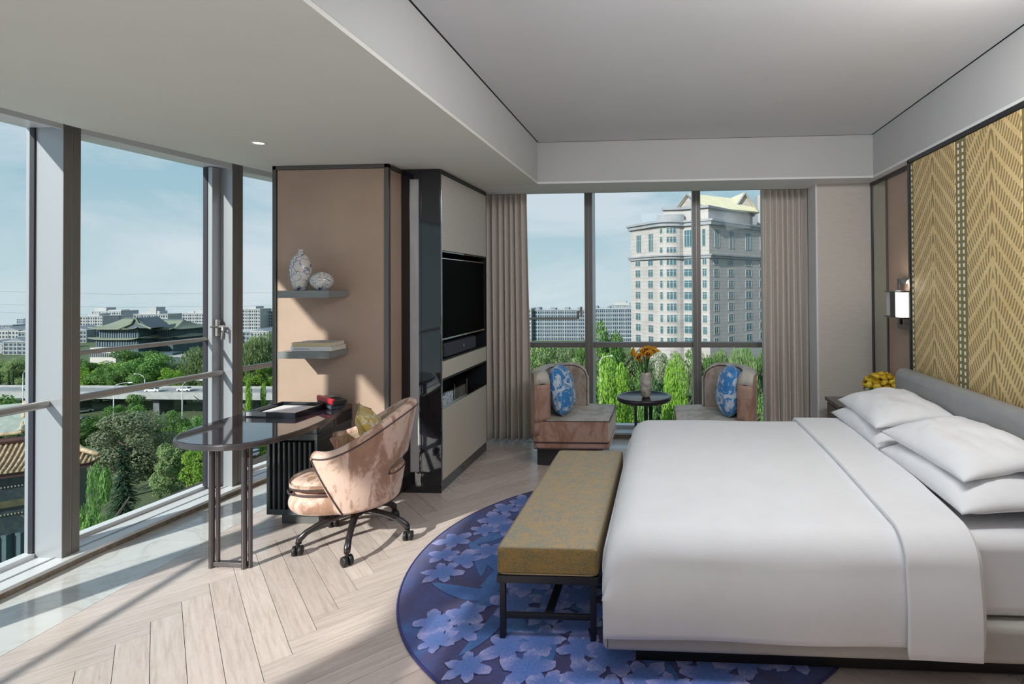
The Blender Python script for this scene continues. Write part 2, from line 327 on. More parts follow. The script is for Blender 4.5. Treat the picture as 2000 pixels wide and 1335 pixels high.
# ------------------------------------------------------------------ mesh helpers
class MB:
    def __init__(s): s.v = []; s.f = []
    def add(s, vs, fs):
        n = len(s.v); s.v += [tuple(v) for v in vs]; s.f += [tuple(i + n for i in f) for f in fs]; return s
    def box(s, x0, x1, y0, y1, z0, z1):
        return s.add([(x0, y0, z0), (x1, y0, z0), (x1, y1, z0), (x0, y1, z0), (x0, y0, z1), (x1, y0, z1), (x1, y1, z1), (x0, y1, z1)],
                     [(0, 3, 2, 1), (4, 5, 6, 7), (0, 1, 5, 4), (1, 2, 6, 5), (2, 3, 7, 6), (3, 0, 4, 7)])
    def prism(s, pts, z0, z1):
        n = len(pts)
        a = sum(pts[i][0] * pts[(i + 1) % n][1] - pts[(i + 1) % n][0] * pts[i][1] for i in range(n))
        if a < 0: pts = pts[::-1]
        return s.add([(x, y, z0) for x, y in pts] + [(x, y, z1) for x, y in pts],
                     [tuple(range(n - 1, -1, -1)), tuple(range(n, 2 * n))] + [(i, (i + 1) % n, (i + 1) % n + n, i + n) for i in range(n)])
    def tube(s, path, r, n=8, closed=False, caps=True):
        path = [Vector(p) for p in path]; m = len(path); rs = r if isinstance(r, (list, tuple)) else [r] * m
        rings = []; prev = None
        for i in range(m):
            a = path[(i - 1) % m] if (closed or i > 0) else path[i]; b = path[(i + 1) % m] if (closed or i < m - 1) else path[i]
            t = (b - a).normalized()
            if prev is None:
                u = t.orthogonal().normalized()
            else:
                u = (prev - t * prev.dot(t)).normalized()
            prev = u; w = t.cross(u)
            rings.append([path[i] + (u * math.cos(2 * PI * k / n) + w * math.sin(2 * PI * k / n)) * rs[i] for k in range(n)])
        vs = [p for r_ in rings for p in r_]; fs = []
        for i in range(m if closed else m - 1):
            j = (i + 1) % m
            for k in range(n):
                fs.append((i * n + k, i * n + (k + 1) % n, j * n + (k + 1) % n, j * n + k))
        if caps and not closed:
            fs.append(tuple(range(n - 1, -1, -1))); fs.append(tuple(range((m - 1) * n, m * n)))
        return s.add(vs, fs)
    def lathe(s, prof, n=32, cx=0, cy=0):
        vs = [(cx + r * math.cos(2 * PI * k / n), cy + r * math.sin(2 * PI * k / n), z) for r, z in prof for k in range(n)]
        fs = [(i * n + k, i * n + (k + 1) % n, (i + 1) * n + (k + 1) % n, (i + 1) * n + k) for i in range(len(prof) - 1) for k in range(n)]
        if prof[0][0] > 1e-4: fs.append(tuple(range(n - 1, -1, -1)))
        if prof[-1][0] > 1e-4: fs.append(tuple(range((len(prof) - 1) * n, len(prof) * n)))
        return s.add(vs, fs)
    def grid(s, fn, nu, nv, wrap=False):
        vs = [fn(i / (nu if wrap else nu - 1), j / (nv - 1)) for i in range(nu) for j in range(nv)]
        fs = []
        for i in range(nu if wrap else nu - 1):
            i2 = (i + 1) % nu
            for j in range(nv - 1): fs.append((i * nv + j, i2 * nv + j, i2 * nv + j + 1, i * nv + j + 1))
        return s.add(vs, fs)
    def quad(s, a, b, c, d): return s.add([a, b, c, d], [(0, 1, 2, 3)])
    def mesh(s, name):
        me = bpy.data.meshes.new(name); me.from_pydata([tuple(v) for v in s.v], [], s.f); me.update(); return me
    def build(s, name, mat, parent=None, loc=None, rotz=0, smooth=False, bevel=0, seg=2, weld=False, solid=0, sub=0):
        me = s.mesh(name); me.materials.append(mat)
        if weld or smooth:
            bm = bmesh.new(); bm.from_mesh(me); bmesh.ops.remove_doubles(bm, verts=bm.verts, dist=1e-5)
            bmesh.ops.recalc_face_normals(bm, faces=bm.faces); bm.to_mesh(me); bm.free()
        o = bpy.data.objects.new(name, me); COL.objects.link(o)
        if loc is not None: o.location = loc
        o.rotation_euler[2] = rotz
        if smooth: me.polygons.foreach_set('use_smooth', [True] * len(me.polygons))
        if solid:
            md = o.modifiers.new('thick', 'SOLIDIFY'); md.thickness = solid; md.offset = 0
        if bevel:
            md = o.modifiers.new('bevel', 'BEVEL'); md.width = bevel; md.segments = seg; md.limit_method = 'ANGLE'; md.angle_limit = 0.6
            me.polygons.foreach_set('use_smooth', [True] * len(me.polygons)); md.harden_normals = False
            wn = o.modifiers.new('wn', 'WEIGHTED_NORMAL'); wn.keep_sharp = False
        if sub:
            md = o.modifiers.new('sub', 'SUBSURF'); md.levels = sub; md.render_levels = sub
        if parent is not None: o.parent = parent
        return o
def tag(o, label=None, cat=None, group=None, kind=None):
    if label: o['label'] = label
    if cat: o['category'] = cat
    if group: o['group'] = group
    if kind: o['kind'] = kind
    return o
def thing(name, label, cat, loc=(0, 0, 0), rotz=0, group=None):
    o = bpy.data.objects.new(name, None); COL.objects.link(o); o.empty_display_size = 0.1
    o.location = loc; o.rotation_euler[2] = rotz
    return tag(o, label, cat, group)
def struct(name, loc=(0, 0, 0)):
    o = bpy.data.objects.new(name, None); COL.objects.link(o); o.location = loc; o['kind'] = 'structure'; return o
def S(o): o['kind'] = 'structure'; return o
def copy_tree(o, parent=None):
    c = o.copy(); COL.objects.link(c)
    if parent is not None: c.parent = parent
    for ch in list(o.children): copy_tree(ch, c)
    return c
def bx(x0, x1, y0, y1, z0, z1): return MB().box(x0, x1, y0, y1, z0, z1)
def rbox(name, mat, parent, x0, x1, y0, y1, z0, z1, bevel=0.004, seg=2): return bx(x0, x1, y0, y1, z0, z1).build(name, mat, parent, bevel=bevel, seg=seg)

# ------------------------------------------------------------------ structure: floor
CZ, TZ = 2.538, 2.915
fl = bx(-3.9, 1.95, -2.0, 5.95, -0.25, -0.006).build('floor', pbr('dark_subfloor', (0.06, 0.045, 0.035), 0.8)); S(fl)
def clip(poly, inside, inter):
    out = []
    for i in range(len(poly)):
        a, b = poly[i], poly[(i + 1) % len(poly)]
        ia, ib = inside(a), inside(b)
        if ia: out.append(a)
        if ia != ib: out.append(inter(a, b))
    return out
def clip_rect(poly, x0, x1, y0, y1):
    for ax, lim, sg in ((0, x0, 1), (0, x1, -1), (1, y0, 1), (1, y1, -1)):
        if not poly: return poly
        ins = lambda p: (p[ax] - lim) * sg >= 0
        def inter(a, b):
            t = (lim - a[ax]) / (b[ax] - a[ax]); return (a[0] + (b[0] - a[0]) * t, a[1] + (b[1] - a[1]) * t)
        poly = clip(poly, ins, inter)
    return poly
def herringbone():
    W, Ln, g = 0.118, 1.09, 0.0011
    r2 = math.sqrt(2)
    # seam start (u,v)=(L,0) lies at world (-2.425, 2.391)
    ou, ov = Ln, 0.0
    def world(u, v):
        du, dv = u - ou, v - ov
        return (-2.425 + (du - dv) / r2, 2.391 + (du + dv) / r2)
    cnt = 0
    for j in range(-3, 6):
        for k in range(-40, 60):
            for typ in (0, 1):
                u0, v0 = k * W + j * Ln, k * W - j * Ln
                if typ == 0: r = (u0, u0 + Ln, v0, v0 + W)
                else: r = (u0 + Ln, u0 + Ln + W, v0 + W - Ln, v0 + W)
                uv = [(r[0] + g, r[2] + g), (r[1] - g, r[2] + g), (r[1] - g, r[3] - g), (r[0] + g, r[3] - g)]
                pw = [world(*p) for p in uv]
                if max(p[1] for p in pw) < 1.3: continue
                pc = clip_rect(pw, -2.937, 1.90, -1.9, 5.30)
                if len(pc) < 3: continue
                ar = abs(sum(pc[i][0] * pc[(i + 1) % len(pc)][1] - pc[(i + 1) % len(pc)][0] * pc[i][1] for i in range(len(pc)))) / 2
                if ar < 0.0008: continue
                cx, cy = world((r[0] + r[1]) / 2, (r[2] + r[3]) / 2)
                # hidden wholly under the bed or cabinets: left out
                if 0.75 < cx < 1.5 and 3.0 < cy < 3.3: continue
                if cx < -2.1 and cy > 4.6: continue
                ang = PI / 4 if typ == 0 else 3 * PI / 4
                ca, sa = math.cos(-ang), math.sin(-ang)
                loc = [((x - cx) * ca - (y - cy) * sa, (x - cx) * sa + (y - cy) * ca) for x, y in pc]
                key = len(pc) == 4 and ar > W * Ln * 0.97
                global PLANK_ME
                if key and PLANK_ME:
                    o = bpy.data.objects.new('plank', PLANK_ME); COL.objects.link(o)
                    o.location = (cx, cy, 0); o.rotation_euler[2] = ang; o.parent = fl
                else:
                    mb = MB(); mb.prism(loc, -0.006, 0.0)
                    o = mb.build('plank', oak, fl, (cx, cy, 0), ang)
                    if key: PLANK_ME = o.data
                cnt += 1
    print('planks', cnt)
PLANK_ME = None
herringbone()
rear_boards = bx(-2.937, 1.9, -2.0, 1.0, -0.006, -0.0006).build('plank_field', oak, fl)
# marble border along the facade and below the rear window
for y0, y1 in ((-2.0, -0.8), (-0.8, 0.55), (0.55, 1.9), (1.9, 3.25), (3.25, 4.60), (4.60, 5.30)):
    bx(-3.50, -2.9405, y0 + 0.0006, y1 - 0.0006, -0.006, 0.0).build('marble_slab', marble, fl)
for x0, x1 in ((-2.94, -1.6), (-1.6, -0.3), (-0.3, 1.0), (1.0, 1.9)):
    bx(x0 + .0006, x1 - .0006, 5.3015, 5.66, -0.006, 0.0).build('marble_slab', marble, fl)

# ------------------------------------------------------------------ structure: ceiling
ce = struct('ceiling')
fac_top = [(-3.30, -2.0), (-3.345, -0.2), (-3.36, 1.5), (-3.353, 2.86), (-3.227, 3.65), (-3.149, 4.13), (-3.02, 4.9)]
MB().prism(fac_top + [(-1.155, 4.9), (-1.155, -2.0)], CZ, CZ + 0.02).build('lower_ceiling_board', lower_paint, ce)
bx(-3.02, -1.155, 4.9, 5.35, CZ, CZ + 0.02).build('lower_ceiling_board', white_paint, ce)
bx(-1.155, 1.95, 4.82, 5.35, CZ, CZ + 0.02).build('rear_soffit_board', white_paint, ce)
bx(1.82, 1.95, -2.0, 4.82, CZ, CZ + 0.02).build('side_soffit_board', white_paint, ce)
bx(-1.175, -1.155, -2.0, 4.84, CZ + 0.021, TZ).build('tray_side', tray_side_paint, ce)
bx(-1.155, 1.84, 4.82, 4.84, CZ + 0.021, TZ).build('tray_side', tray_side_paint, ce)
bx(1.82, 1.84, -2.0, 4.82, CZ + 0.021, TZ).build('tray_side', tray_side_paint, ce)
bx(-1.143, 1.808, -2.0, 4.808, TZ, TZ + 0.02).build('tray_top', tray_paint, ce)
bx(-1.2, 1.9, -2.0, 4.9, TZ + 0.02, TZ + 0.04).build('shadow_gap_backing', pbr('shadow_gap', (0.1, 0.1, 0.1), 0.9), ce)
bx(-4.0, 2.1, -2.0, 6.1, 3.0, 3.2).build('slab_above', white_paint, ce)
bx(-3.9, 1.95, 5.33, 5.35, CZ, 2.74).build('curtain_pocket_face', white_paint, ce)
bx(-3.9, 1.95, 5.35, 5.95, 2.72, 2.74).build('curtain_pocket_top', white_paint, ce)

# ------------------------------------------------------------------ structure: walls
wr = struct('wall_right')
bx(1.91, 2.05, -2.0, 5.20, 0, 3.0).build('wall_panel', pink_panel, wr)
bx(1.900, 1.912, 4.755, 5.05, 0.0, 2.505).build('mirror_strip', green_mirror, wr)
bx(1.895, 1.912, 4.742, 4.757, 0.0, 2.51).build('bronze_divider', bronze, wr)
bx(1.895, 1.912, 5.045, 5.09, 0.0, 2.51).build('bronze_divider', dark_trim, wr)
bx(1.890, 1.912, 4.15, 5.09, 2.505, 2.536).build('bronze_header', dark_trim, wr)
wb = struct('wall_back')
bx(1.412, 1.95, 5.09, 5.30, 0, CZ).build('wall_face', beige_wall, wb)
bx(1.50, 1.95, 5.30, 5.95, 0, 2.74).build('wall_core', white_paint, wb)
bx(1.395, 1.412, 5.088, 5.35, 0, CZ).build('reveal_panel', white_paint, wb)
bx(-2.10, -1.90, 5.20, 5.95, 0, 2.74).build('wall_core', white_paint, wb)
wre = struct('wall_rear')
bx(-2.95, 1.95, -2.1, -2.0, 0, 3.0).build('wall_face', mottled('rear_wall_dark', (0.16, 0.13, 0.11), (0.20, 0.17, 0.14), 3, 0.5), wre)  # unseen wall; width and dark tone chosen to keep light off the bed
bx(-3.6, -2.95, -2.1, -2.0, 0, 0.12).build('wall_face', white_paint, wre)

# peach column with bronze edging
wc = struct('wall_column')
bx(-2.965, -2.085, 3.918, 5.6, 0, CZ - 0.001).build('column_core', pink_panel, wc)
bx(-2.945, -2.105, 3.908, 3.918, 0.10, 2.505).build('panel', pink_panel, wc)
bx(-2.085, -2.077, 3.935, 4.125, 0.10, 2.50).build('panel', pink_panel, wc)
for a in ((-2.98, -2.95, 3.900, 3.93, 0, CZ), (-2.103, -2.07, 3.900, 3.935, 0, CZ), (-2.98, -2.07, 3.900, 3.93, 2.508, CZ), (-2.087, -2.070, 3.93, 4.125, 2.503, CZ), (-2.98, -2.07, 3.902, 3.93, 0, 0.10), (-2.087, -2.07, 3.93, 4.125, 0, 0.10)):
    rbox('bronze_edge', bronze, wc, *a, bevel=0.002)

# ------------------------------------------------------------------ windows: left facade, faceted
def facet_frame(p, d):
    d = Vector((d[0], d[1], 0)).normalized(); n = Vector((-d.y, d.x, 0))   # n points outwards (to -X)
    return d, n
nodes_raw = [(-3.40, -2.5), (-3.46, -1.45), (-3.525, 1.90), (-3.516, 3.017), (-3.406, 4.128), (-3.19, 5.22)]
# each node is the far inner corner of a mullion
def mullion(win, i, dep=0.24):
    p = Vector((*nodes_raw[i], 0)); q = Vector((*nodes_raw[max(i - 1, 0)], 0)) if i else p - Vector((0, 1, 0))
    d, n = facet_frame(p, (p - q))
    def pt(a, b): v = p - d * a + n * b; return (v.x, v.y)
    m = MB().prism([pt(0, 0), pt(0.09, 0), pt(0.09, dep), pt(0, dep)], 0.045, 2.62).build('mullion', alu, win, bevel=0.003)
    MB().prism([pt(-0.001, -0.003), pt(0.04, -0.003), pt(0.04, 0.001), pt(-0.001, 0.001)], 0.05, 2.60).build('mullion_cap', alu_shaded, m)
    MB().prism([pt(0.046, -0.003), pt(0.091, -0.003), pt(0.091, 0.001), pt(0.046, 0.001)], 0.05, 2.60).build('mullion_cap', alu_shaded, m)
    MB().prism([pt(0.0915, 0.175), pt(0.099, 0.175), pt(0.099, 0.205), pt(0.0915, 0.205)], 0.05, 2.60).build('gasket', gasket, m)
    MB().prism([pt(-0.003, 0.0), pt(0.0, 0.0), pt(0.0, 0.2), pt(-0.003, 0.2)], 0.05, 2.60).build('mullion_face', alu_shaded, m)
def bay(win, i, rails=True):
    a = Vector((*nodes_raw[i], 0)); b = Vector((*nodes_raw[i + 1], 0)); d, n = facet_frame(a, b - a); ln = (b - a).length
    def pt(s, o): v = a + d * s + n * o; return (v.x, v.y)
    # glass, gaskets, head and bottom frame
    MB().prism([pt(0.0, 0.187), pt(ln - 0.09, 0.187), pt(ln - 0.09, 0.195), pt(0, 0.195)], 0.05, 2.60).build('pane', glass, win)
    MB().prism([pt(0, 0.03), pt(ln - 0.09, 0.03), pt(ln - 0.09, 0.24), pt(0, 0.24)], 2.565, 2.64).build('head_frame', alu_white, win, bevel=0.003)
    MB().prism([pt(0, 0.0), pt(ln - 0.09, 0.0), pt(ln - 0.09, 0.016), pt(0, 0.016)], 2.552, 2.64).build('head_lip', alu_white, win)
    MB().prism([pt(0, 0.17), pt(ln - 0.09, 0.17), pt(ln - 0.09, 0.24), pt(0, 0.24)], 0.048, 0.075).build('bottom_frame', alu_white, win, bevel=0.003)
    MB().prism([pt(0, 0.045), pt(ln, 0.045), pt(ln, 0.055), pt(0, 0.055)], 0.0495, 0.054).build('sill_line', alu, win)
    # sill: white top on brown stone edge
    MB().prism([pt(-0.0, -0.055), pt(ln, -0.055), pt(ln, 0.24), pt(0, 0.24)], 0.030, 0.050).build('sill', alu_white, win, bevel=0.003)
    MB().prism([pt(-0.0, -0.050), pt(ln, -0.050), pt(ln, 0.24), pt(0, 0.24)], 0.0, 0.030).build('sill_edge', stone_brown, win)
    def rail(o, z, r, s0, s1, name='rail'):
        p0, p1 = pt(s0, o), pt(s1, o); L_ = Vector((*p0, z)); R_ = Vector((*p1, z))
        mb = MB().tube([L_, L_ + (R_ - L_) * 0.985, R_], [r, r, r * 0.8], 20)
        return mb.build(name, rail_metal, win, smooth=False, bevel=0.002)
    if rails: rail(0.095, 0.945, 0.023, 0.0, ln - 0.088)
    return pt, ln, rail
win1 = struct('window_1'); win2 = struct('window_2'); win3 = struct('window_3'); win4 = struct('window_4')
for i in (1, 2): mullion(win4, i, 0.19)
for i in (0, 1): bay(win4, i)
mullion(win1, 3); bay(win1, 2)
mullion(win2, 4)
pt, ln, rail = bay(win2, 3)
rail(0.165, 1.215, 0.016, 0.0, ln - 0.10, 'sash_rail')
# opening sash stile, top bar and espagnolette handle
MB().prism([pt(ln - 0.16, 0.11), pt(ln - 0.092, 0.11), pt(ln - 0.092, 0.185), pt(ln - 0.16, 0.185)], 0.06, 2.56).build('sash_stile', alu, win2, bevel=0.003)
MB().prism([pt(ln - 0.166, 0.15), pt(ln - 0.161, 0.15), pt(ln - 0.161, 0.187), pt(ln - 0.166, 0.187)], 0.06, 2.56).build('sash_gasket', gasket, win2)
hx, hy = pt(ln - 0.125, 0.10)
hd = thing('window_handle', None, None, (hx, hy, 1.31)); hd.parent = win2
rbox('handle_base', rail_metal, hd, -0.012, 0.014, -0.016, 0.016, -0.075, 0.055, 0.004)
MB().tube([(0.01, 0, 0.0), (0.05, 0, 0.0), (0.055, -0.01, -0.01), (0.055, -0.02, -0.10)], [0.011, 0.011, 0.012, 0.009], 10).build('handle_lever', rail_metal, hd, smooth=True)
MB().tube([(0.0, -0.01, 0.0), (0.02, -0.09, 0.005)], [0.008, 0.006], 8).build('handle_arm', rail_metal, hd, smooth=True)
bay(win3, 4)

# rear window
YW = 5.68
win5 = struct('window_5')
bx(-1.9, 1.5, 5.64, 5.95, 0.0, 0.045).build('sill_edge', stone_brown, win5)
bx(-1.9, 1.5, 5.63, 5.95, 0.045, 0.065).build('sill', alu_white, win5, bevel=0.003)
xs = [-1.9, -0.86, 0.285, 1.40]
for x in (-0.86, 0.285):
    m = bx(x, x + 0.085, YW, YW + 0.24, 0.065, 2.72).build('mullion', alu, win5, bevel=0.003)
    bx(x + 0.002, x + 0.040, YW - 0.003, YW + 0.001, 0.07, 2.70).build('mullion_cap', alu_shaded, m)
    bx(x + 0.045, x + 0.083, YW - 0.003, YW + 0.001, 0.07, 2.70).build('mullion_cap', alu_shaded, m)
for x0, x1 in ((-1.9, -0.86), (-0.775, 0.285), (0.37, 1.5)):
    bx(x0, x1, YW + 0.17, YW + 0.178, 0.06, 2.70).build('pane', glass, win5)
    bx(x0, x1, YW + 0.06, YW + 0.165, 0.945, 0.998).build('transom', alu_shaded, win5, bevel=0.003)
    bx(x0, x1, YW + 0.12, YW + 0.22, 0.065, 0.10).build('bottom_frame', alu_white, win5, bevel=0.003)
    bx(x0, x1, YW + 0.10, YW + 0.22, 2.66, 2.72).build('head_frame', alu, win5)
MB().tube([(-1.9, YW + 0.1, 1.255), (-0.955, YW + 0.1, 1.255)], 0.013, 12).build('sash_rail', rail_metal, win5, smooth=False)
h5 = MB().tube([(-0.95, YW + 0.1, 1.25), (-0.95, YW + 0.1, 1.33), (-0.915, YW + 0.1, 1.345)], 0.011, 8); h5.build('handle_lever', rail_metal, win5, smooth=True)
rbox('handle_base', rail_metal, win5, -0.925, -0.905, YW + 0.09, YW + 0.12, 1.27, 1.38, 0.003)

# ------------------------------------------------------------------ gold wall panel behind the bed
gp = thing('headboard_wall_panel', 'tall gold patterned fabric wall panel in dark frame above the bed', 'wall panel', (1.86, 3.46, 0.0))
rbox('frame_edge', dark_trim, gp, -0.045, 0.048, 0.665, 0.690, 0.0, 2.533, 0.002)
rbox('frame_edge', dark_trim, gp, -0.045, 0.048, -2.2, 0.690, 2.507, 2.533, 0.002)
rbox('backing', dark_trim, gp, -0.02, 0.048, -2.2, 0.665, 0.0, 2.507, 0.001)
for yc, hw in ((0.325, 0.285), (-0.34, 0.255), (-0.99, 0.285), (-1.65, 0.285)):
    bx(-0.012, 0.0, -hw, hw, 0.0, 2.504).build('fabric_panel', gold_fabric, gp, (-0.026, yc, 0.0), bevel=0.003)
for y0, y1, rows in ((0.610, 0.664, (0.638,)), (-0.085, 0.040, (-0.045, 0.005)), (-0.705, -0.595, (-0.67, -0.63)), (-1.365, -1.275, (-1.34, -1.30))):
    rbox('border_strip', gold_strip, gp, -0.034, -0.02, y0, y1, 0.0, 2.505, 0.001)
    for yr in rows:
        mb = MB()
        for k in range(60): mb.box(-0.0365, -0.034, yr - 0.007, yr + 0.007, 0.01 + k * 0.0415, 0.033 + k * 0.0415)
        tag(mb.build('bead_row', bead_white, gp), kind='stuff')

# ------------------------------------------------------------------ sconce
sc = thing('wall_sconce', 'lit wall sconce with boxy glass shade and black bracket beside the gold panel', 'wall lamp', (1.895, 4.36, 1.45))
def frame_c(name, y0, y1, z0, z1, t, x0, x1):
    mb = MB(); mb.box(x0, x1, y0, y1, z1 - t, z1); mb.box(x0, x1, y0, y1, z0, z0 + t); mb.box(x0, x1, y1 - t, y1, z0 + t, z1 - t); mb.box(x0, x1, y0, y0 + t, z0 + t, z1 - t)
    return mb.build(name, black_gloss, sc, bevel=0.002)
frame_c('bracket', -0.20, 0.075, -0.20, 0.20, 0.04, -0.045, -0.02)
rbox('wall_plate', dark_trim, sc, -0.02, 0.0, -0.1, 0.05, -0.06, 0.06)
shade_m = bpy.data.materials.new('lit_ribbed_glass'); shade_m.use_nodes = True
_nt, _N, _L, _b = bits(shade_m)
setv(_b, Roughness=0.4); _b.inputs['Base Color'].default_value = (0.9, 0.9, 0.9, 1)
_v = coords(_N, _L, 'Object'); _s = _N('ShaderNodeSeparateXYZ'); _L(_v, _s.inputs[0])
_b.inputs['Emission Color'].default_value = (1.0, 0.98, 0.93, 1)
_w = math_node(_N, _L, 'MULTIPLY_ADD', math_node(_N, _L, 'SINE', math_node(_N, _L, 'MULTIPLY', _s.outputs['Y'], 700)), 0.12, 1.0)
_L(math_node(_N, _L, 'MULTIPLY', _w, 1.05), _b.inputs['Emission Strength'])
clear_side = mottled('ribbed_glass_side', (0.55, 0.56, 0.57), (0.65, 0.66, 0.67), 4, 0.25)
bx(-0.125, -0.06, -0.20, -0.08, -0.095, 0.095).build('glass_shade', shade_m, sc, bevel=0.003)
bx(-0.125, -0.06, 0.015, 0.085, -0.095, 0.095).build('glass_side', clear_side, sc, bevel=0.003)
rbox('shade_plate', black_gloss, sc, -0.14, -0.05, -0.205, 0.095, 0.095, 0.105, 0.001)
rbox('shade_plate', black_gloss, sc, -0.14, -0.05, -0.205, 0.095, -0.105, -0.095, 0.001)
rbox('shade_back', dark_trim, sc, -0.127, -0.058, -0.078, 0.012, -0.095, 0.095, 0.001)
ld = bpy.data.lights.new('sconce_bulb', 'POINT'); ld.energy = 1.6; ld.color = (1, 0.9, 0.75); ld.shadow_soft_size = 0.05
lo = bpy.data.objects.new('sconce_bulb', ld); lo.location = (1.80, 4.30, 1.60); COL.objects.link(lo)

# ------------------------------------------------------------------ downlight
def downlight(x, y):
    d = thing('recessed_downlight', 'small round recessed downlight in the lower ceiling before the peach column', 'ceiling light', (x, y, CZ))
    MB().lathe([(0.030, 0.0), (0.036, -0.004), (0.045, -0.004), (0.047, 0.0)], 28).build('rim', white_plastic, d, smooth=True)
    em = pbr('downlight_glow', (1, 1, 1)); bb = em.node_tree.nodes['Principled BSDF']; bb.inputs['Emission Color'].default_value = (1, 0.95, 0.85, 1); bb.inputs['Emission Strength'].default_value = 4
    MB().lathe([(0.0, -0.002), (0.031, -0.001)], 28).build('lens', em, d)
downlight(-2.587, 3.266)

# ------------------------------------------------------------------ shelves, vases, books
shelf_m = mottled('grey_oak_shelf', (0.20, 0.21, 0.215), (0.26, 0.27, 0.27), 12, 0.3, stretch=(0.6, 8, 8))
def shelf(z0, z1, label):
    s = thing('wall_shelf', label, 'shelf', (-2.575, 3.79, z0), 0, 'floating shelves on the peach column')
    rbox('board', shelf_m, s, -0.19, 0.19, -0.115, 0.115, 0.003, z1 - z0 - 0.003, 0.002)
    rbox('front_edge', shelf_m, s, -0.192, 0.192, -0.120, -0.1155, 0, z1 - z0, 0.001)
    return s
shelf(1.540, 1.592, 'upper grey floating shelf on peach column holding two white vases')
shelf(1.108, 1.158, 'lower grey floating shelf on peach column holding two books')
v1 = thing('tall_vase', 'tall white bottle vase with blue drawn flowers on upper shelf', 'vase', (-2.645, 3.745, 1.592))
MB().lathe([(0.0, 0.002), (0.036, 0.0), (0.045, 0.012), (0.062, 0.07), (0.071, 0.13), (0.071, 0.165), (0.062, 0.21), (0.045, 0.245), (0.024, 0.267), (0.015, 0.278), (0.014, 0.288), (0.019, 0.296), (0.020, 0.299), (0.016, 0.299), (0.010, 0.290), (0.010, 0.27)], 36).build('body', porcelain, v1, smooth=True)
v2 = thing('squat_vase', 'squat round white vase with dense blue floral lines beside tall vase', 'vase', (-2.485, 3.745, 1.592))
MB().lathe([(0.0, 0.002), (0.036, 0.0), (0.044, 0.008), (0.070, 0.04), (0.079, 0.066), (0.074, 0.088), (0.052, 0.115), (0.030, 0.126), (0.028, 0.131), (0.024, 0.131), (0.022, 0.12)], 36).build('body', porcelain2, v2, smooth=True)
page_m = mottled('book_pages', (0.62, 0.58, 0.50), (0.70, 0.66, 0.58), 60, 0.8, stretch=(1, 1, 30))
def book(z, x0, x1, y0, y1, h, cover, label, group, name='book'):
    b = thing('book', label, 'book', ((x0 + x1) / 2, (y0 + y1) / 2, z), 0, group)
    w, d = (x1 - x0) / 2, (y1 - y0) / 2
    rbox('pages', page_m, b, -w + 0.003, w - 0.003, -d + 0.003, d - 0.003, 0.003, h - 0.003, 0.001)
    rbox('front_cover', cover, b, -w, w, -d, d, h - 0.003, h, 0.001); rbox('back_cover', cover, b, -w, w, -d, d, 0, 0.003, 0.001)
    rbox('spine', cover, b, -w, w, -d - 0.002, -d + 0.002, 0, h, 0.0012)
    return b
white_cover = pbr('white_book_cover', (0.72, 0.72, 0.72), 0.5)
cream_cover = pbr('cream_book_cover', (0.62, 0.50, 0.30), 0.5)
b1 = book(1.158, -2.685, -2.378, 3.69, 3.87, 0.033, white_cover, 'white-spined book at the bottom of the pair on the lower shelf', 'books on the lower shelf')
b2 = book(1.1915, -2.678, -2.388, 3.695, 3.865, 0.028, cream_cover, 'cream-spined book with floral cover lying on top of the white book', 'books on the lower shelf')
floral = make_toile('floral_book_cover', (0.12, 0.12, 0.16), (0.55, 0.52, 0.56), 30)
rbox('cover_print', floral, b2, -0.135, 0.135, -0.08, 0.08, 0.028, 0.0285, 0.0001)
ink = pbr('ink', (0.12, 0.12, 0.14), 0.6)
tx = bpy.data.curves.new('spine_lettering', 'FONT'); tx.body = 'UNABRIDGED'; tx.size = 0.013; tx.space_character = 1.5; tx.extrude = 0.0003
to = bpy.data.objects.new('spine_lettering', tx); COL.objects.link(to); to.parent = b1; to.location = (-0.122, -0.0925, 0.012); to.rotation_euler = (PI / 2, 0, 0); tx.materials.append(ink)
bpy.context.view_layer.update()
lme = bpy.data.meshes.new_from_object(to); lme.materials.clear(); lme.materials.append(ink)
lo_ = bpy.data.objects.new('lettering', lme); COL.objects.link(lo_); lo_.parent = b1; lo_.location = to.location; lo_.rotation_euler = to.rotation_euler; bpy.data.objects.remove(to)

# ------------------------------------------------------------------ media cabinet
mc = thing('media_cabinet', 'tall built-in media cabinet with black lacquer side and beige fabric front', 'cabinet', (-1.76, 4.11, 0))
rbox('plinth', black_gloss, mc, -0.315, -0.008, 0.006, 1.085, 0.0, 0.09, 0.002)
rbox('side_panel', black_gloss, mc, -0.155, 0.0, 0.0, 0.018, 0.055, CZ - 0.004, 0.002)
rbox('inset_strip', silver_strip, mc, -0.250, -0.175, 0.004, 0.018, 0.16, 2.46, 0.002)
rbox('side_panel', black_gloss, mc, -0.175, -0.155, 0.0, 0.018, 0.0, CZ - 0.004, 0.001)
rbox('side_panel', black_gloss, mc, -0.3155, -0.250, 0.0, 0.018, 0.0, CZ - 0.004, 0.001)
rbox('side_panel', black_gloss, mc, -0.250, -0.175, 0.0, 0.018, 0.0, 0.16, 0.001)
rbox('side_panel', black_gloss, mc, -0.250, -0.175, 0.0, 0.018, 2.46, CZ - 0.004, 0.001)
rbox('side_panel', black_gloss, mc, -0.155, 0.0, 0.0, 0.018, 0.0, 0.055, 0.001)
rbox('top_trim', dark_trim, mc, -0.3, 0.0, 0.018, 1.085, 2.505, CZ - 0.004, 0.001)
rbox('back_panel', black_matte, mc, -0.45, -0.32, 0.018, 1.085, 0.0, 2.505, 0.001)
rbox('end_panel', dark_trim, mc, -0.32, 0.0, 1.070, 1.085, 0.09, 2.505, 0.001)
rbox('edge_trim', chrome, mc, -0.004, 0.002, 0.018, 0.026, 0.09, 2.42, 0.001)
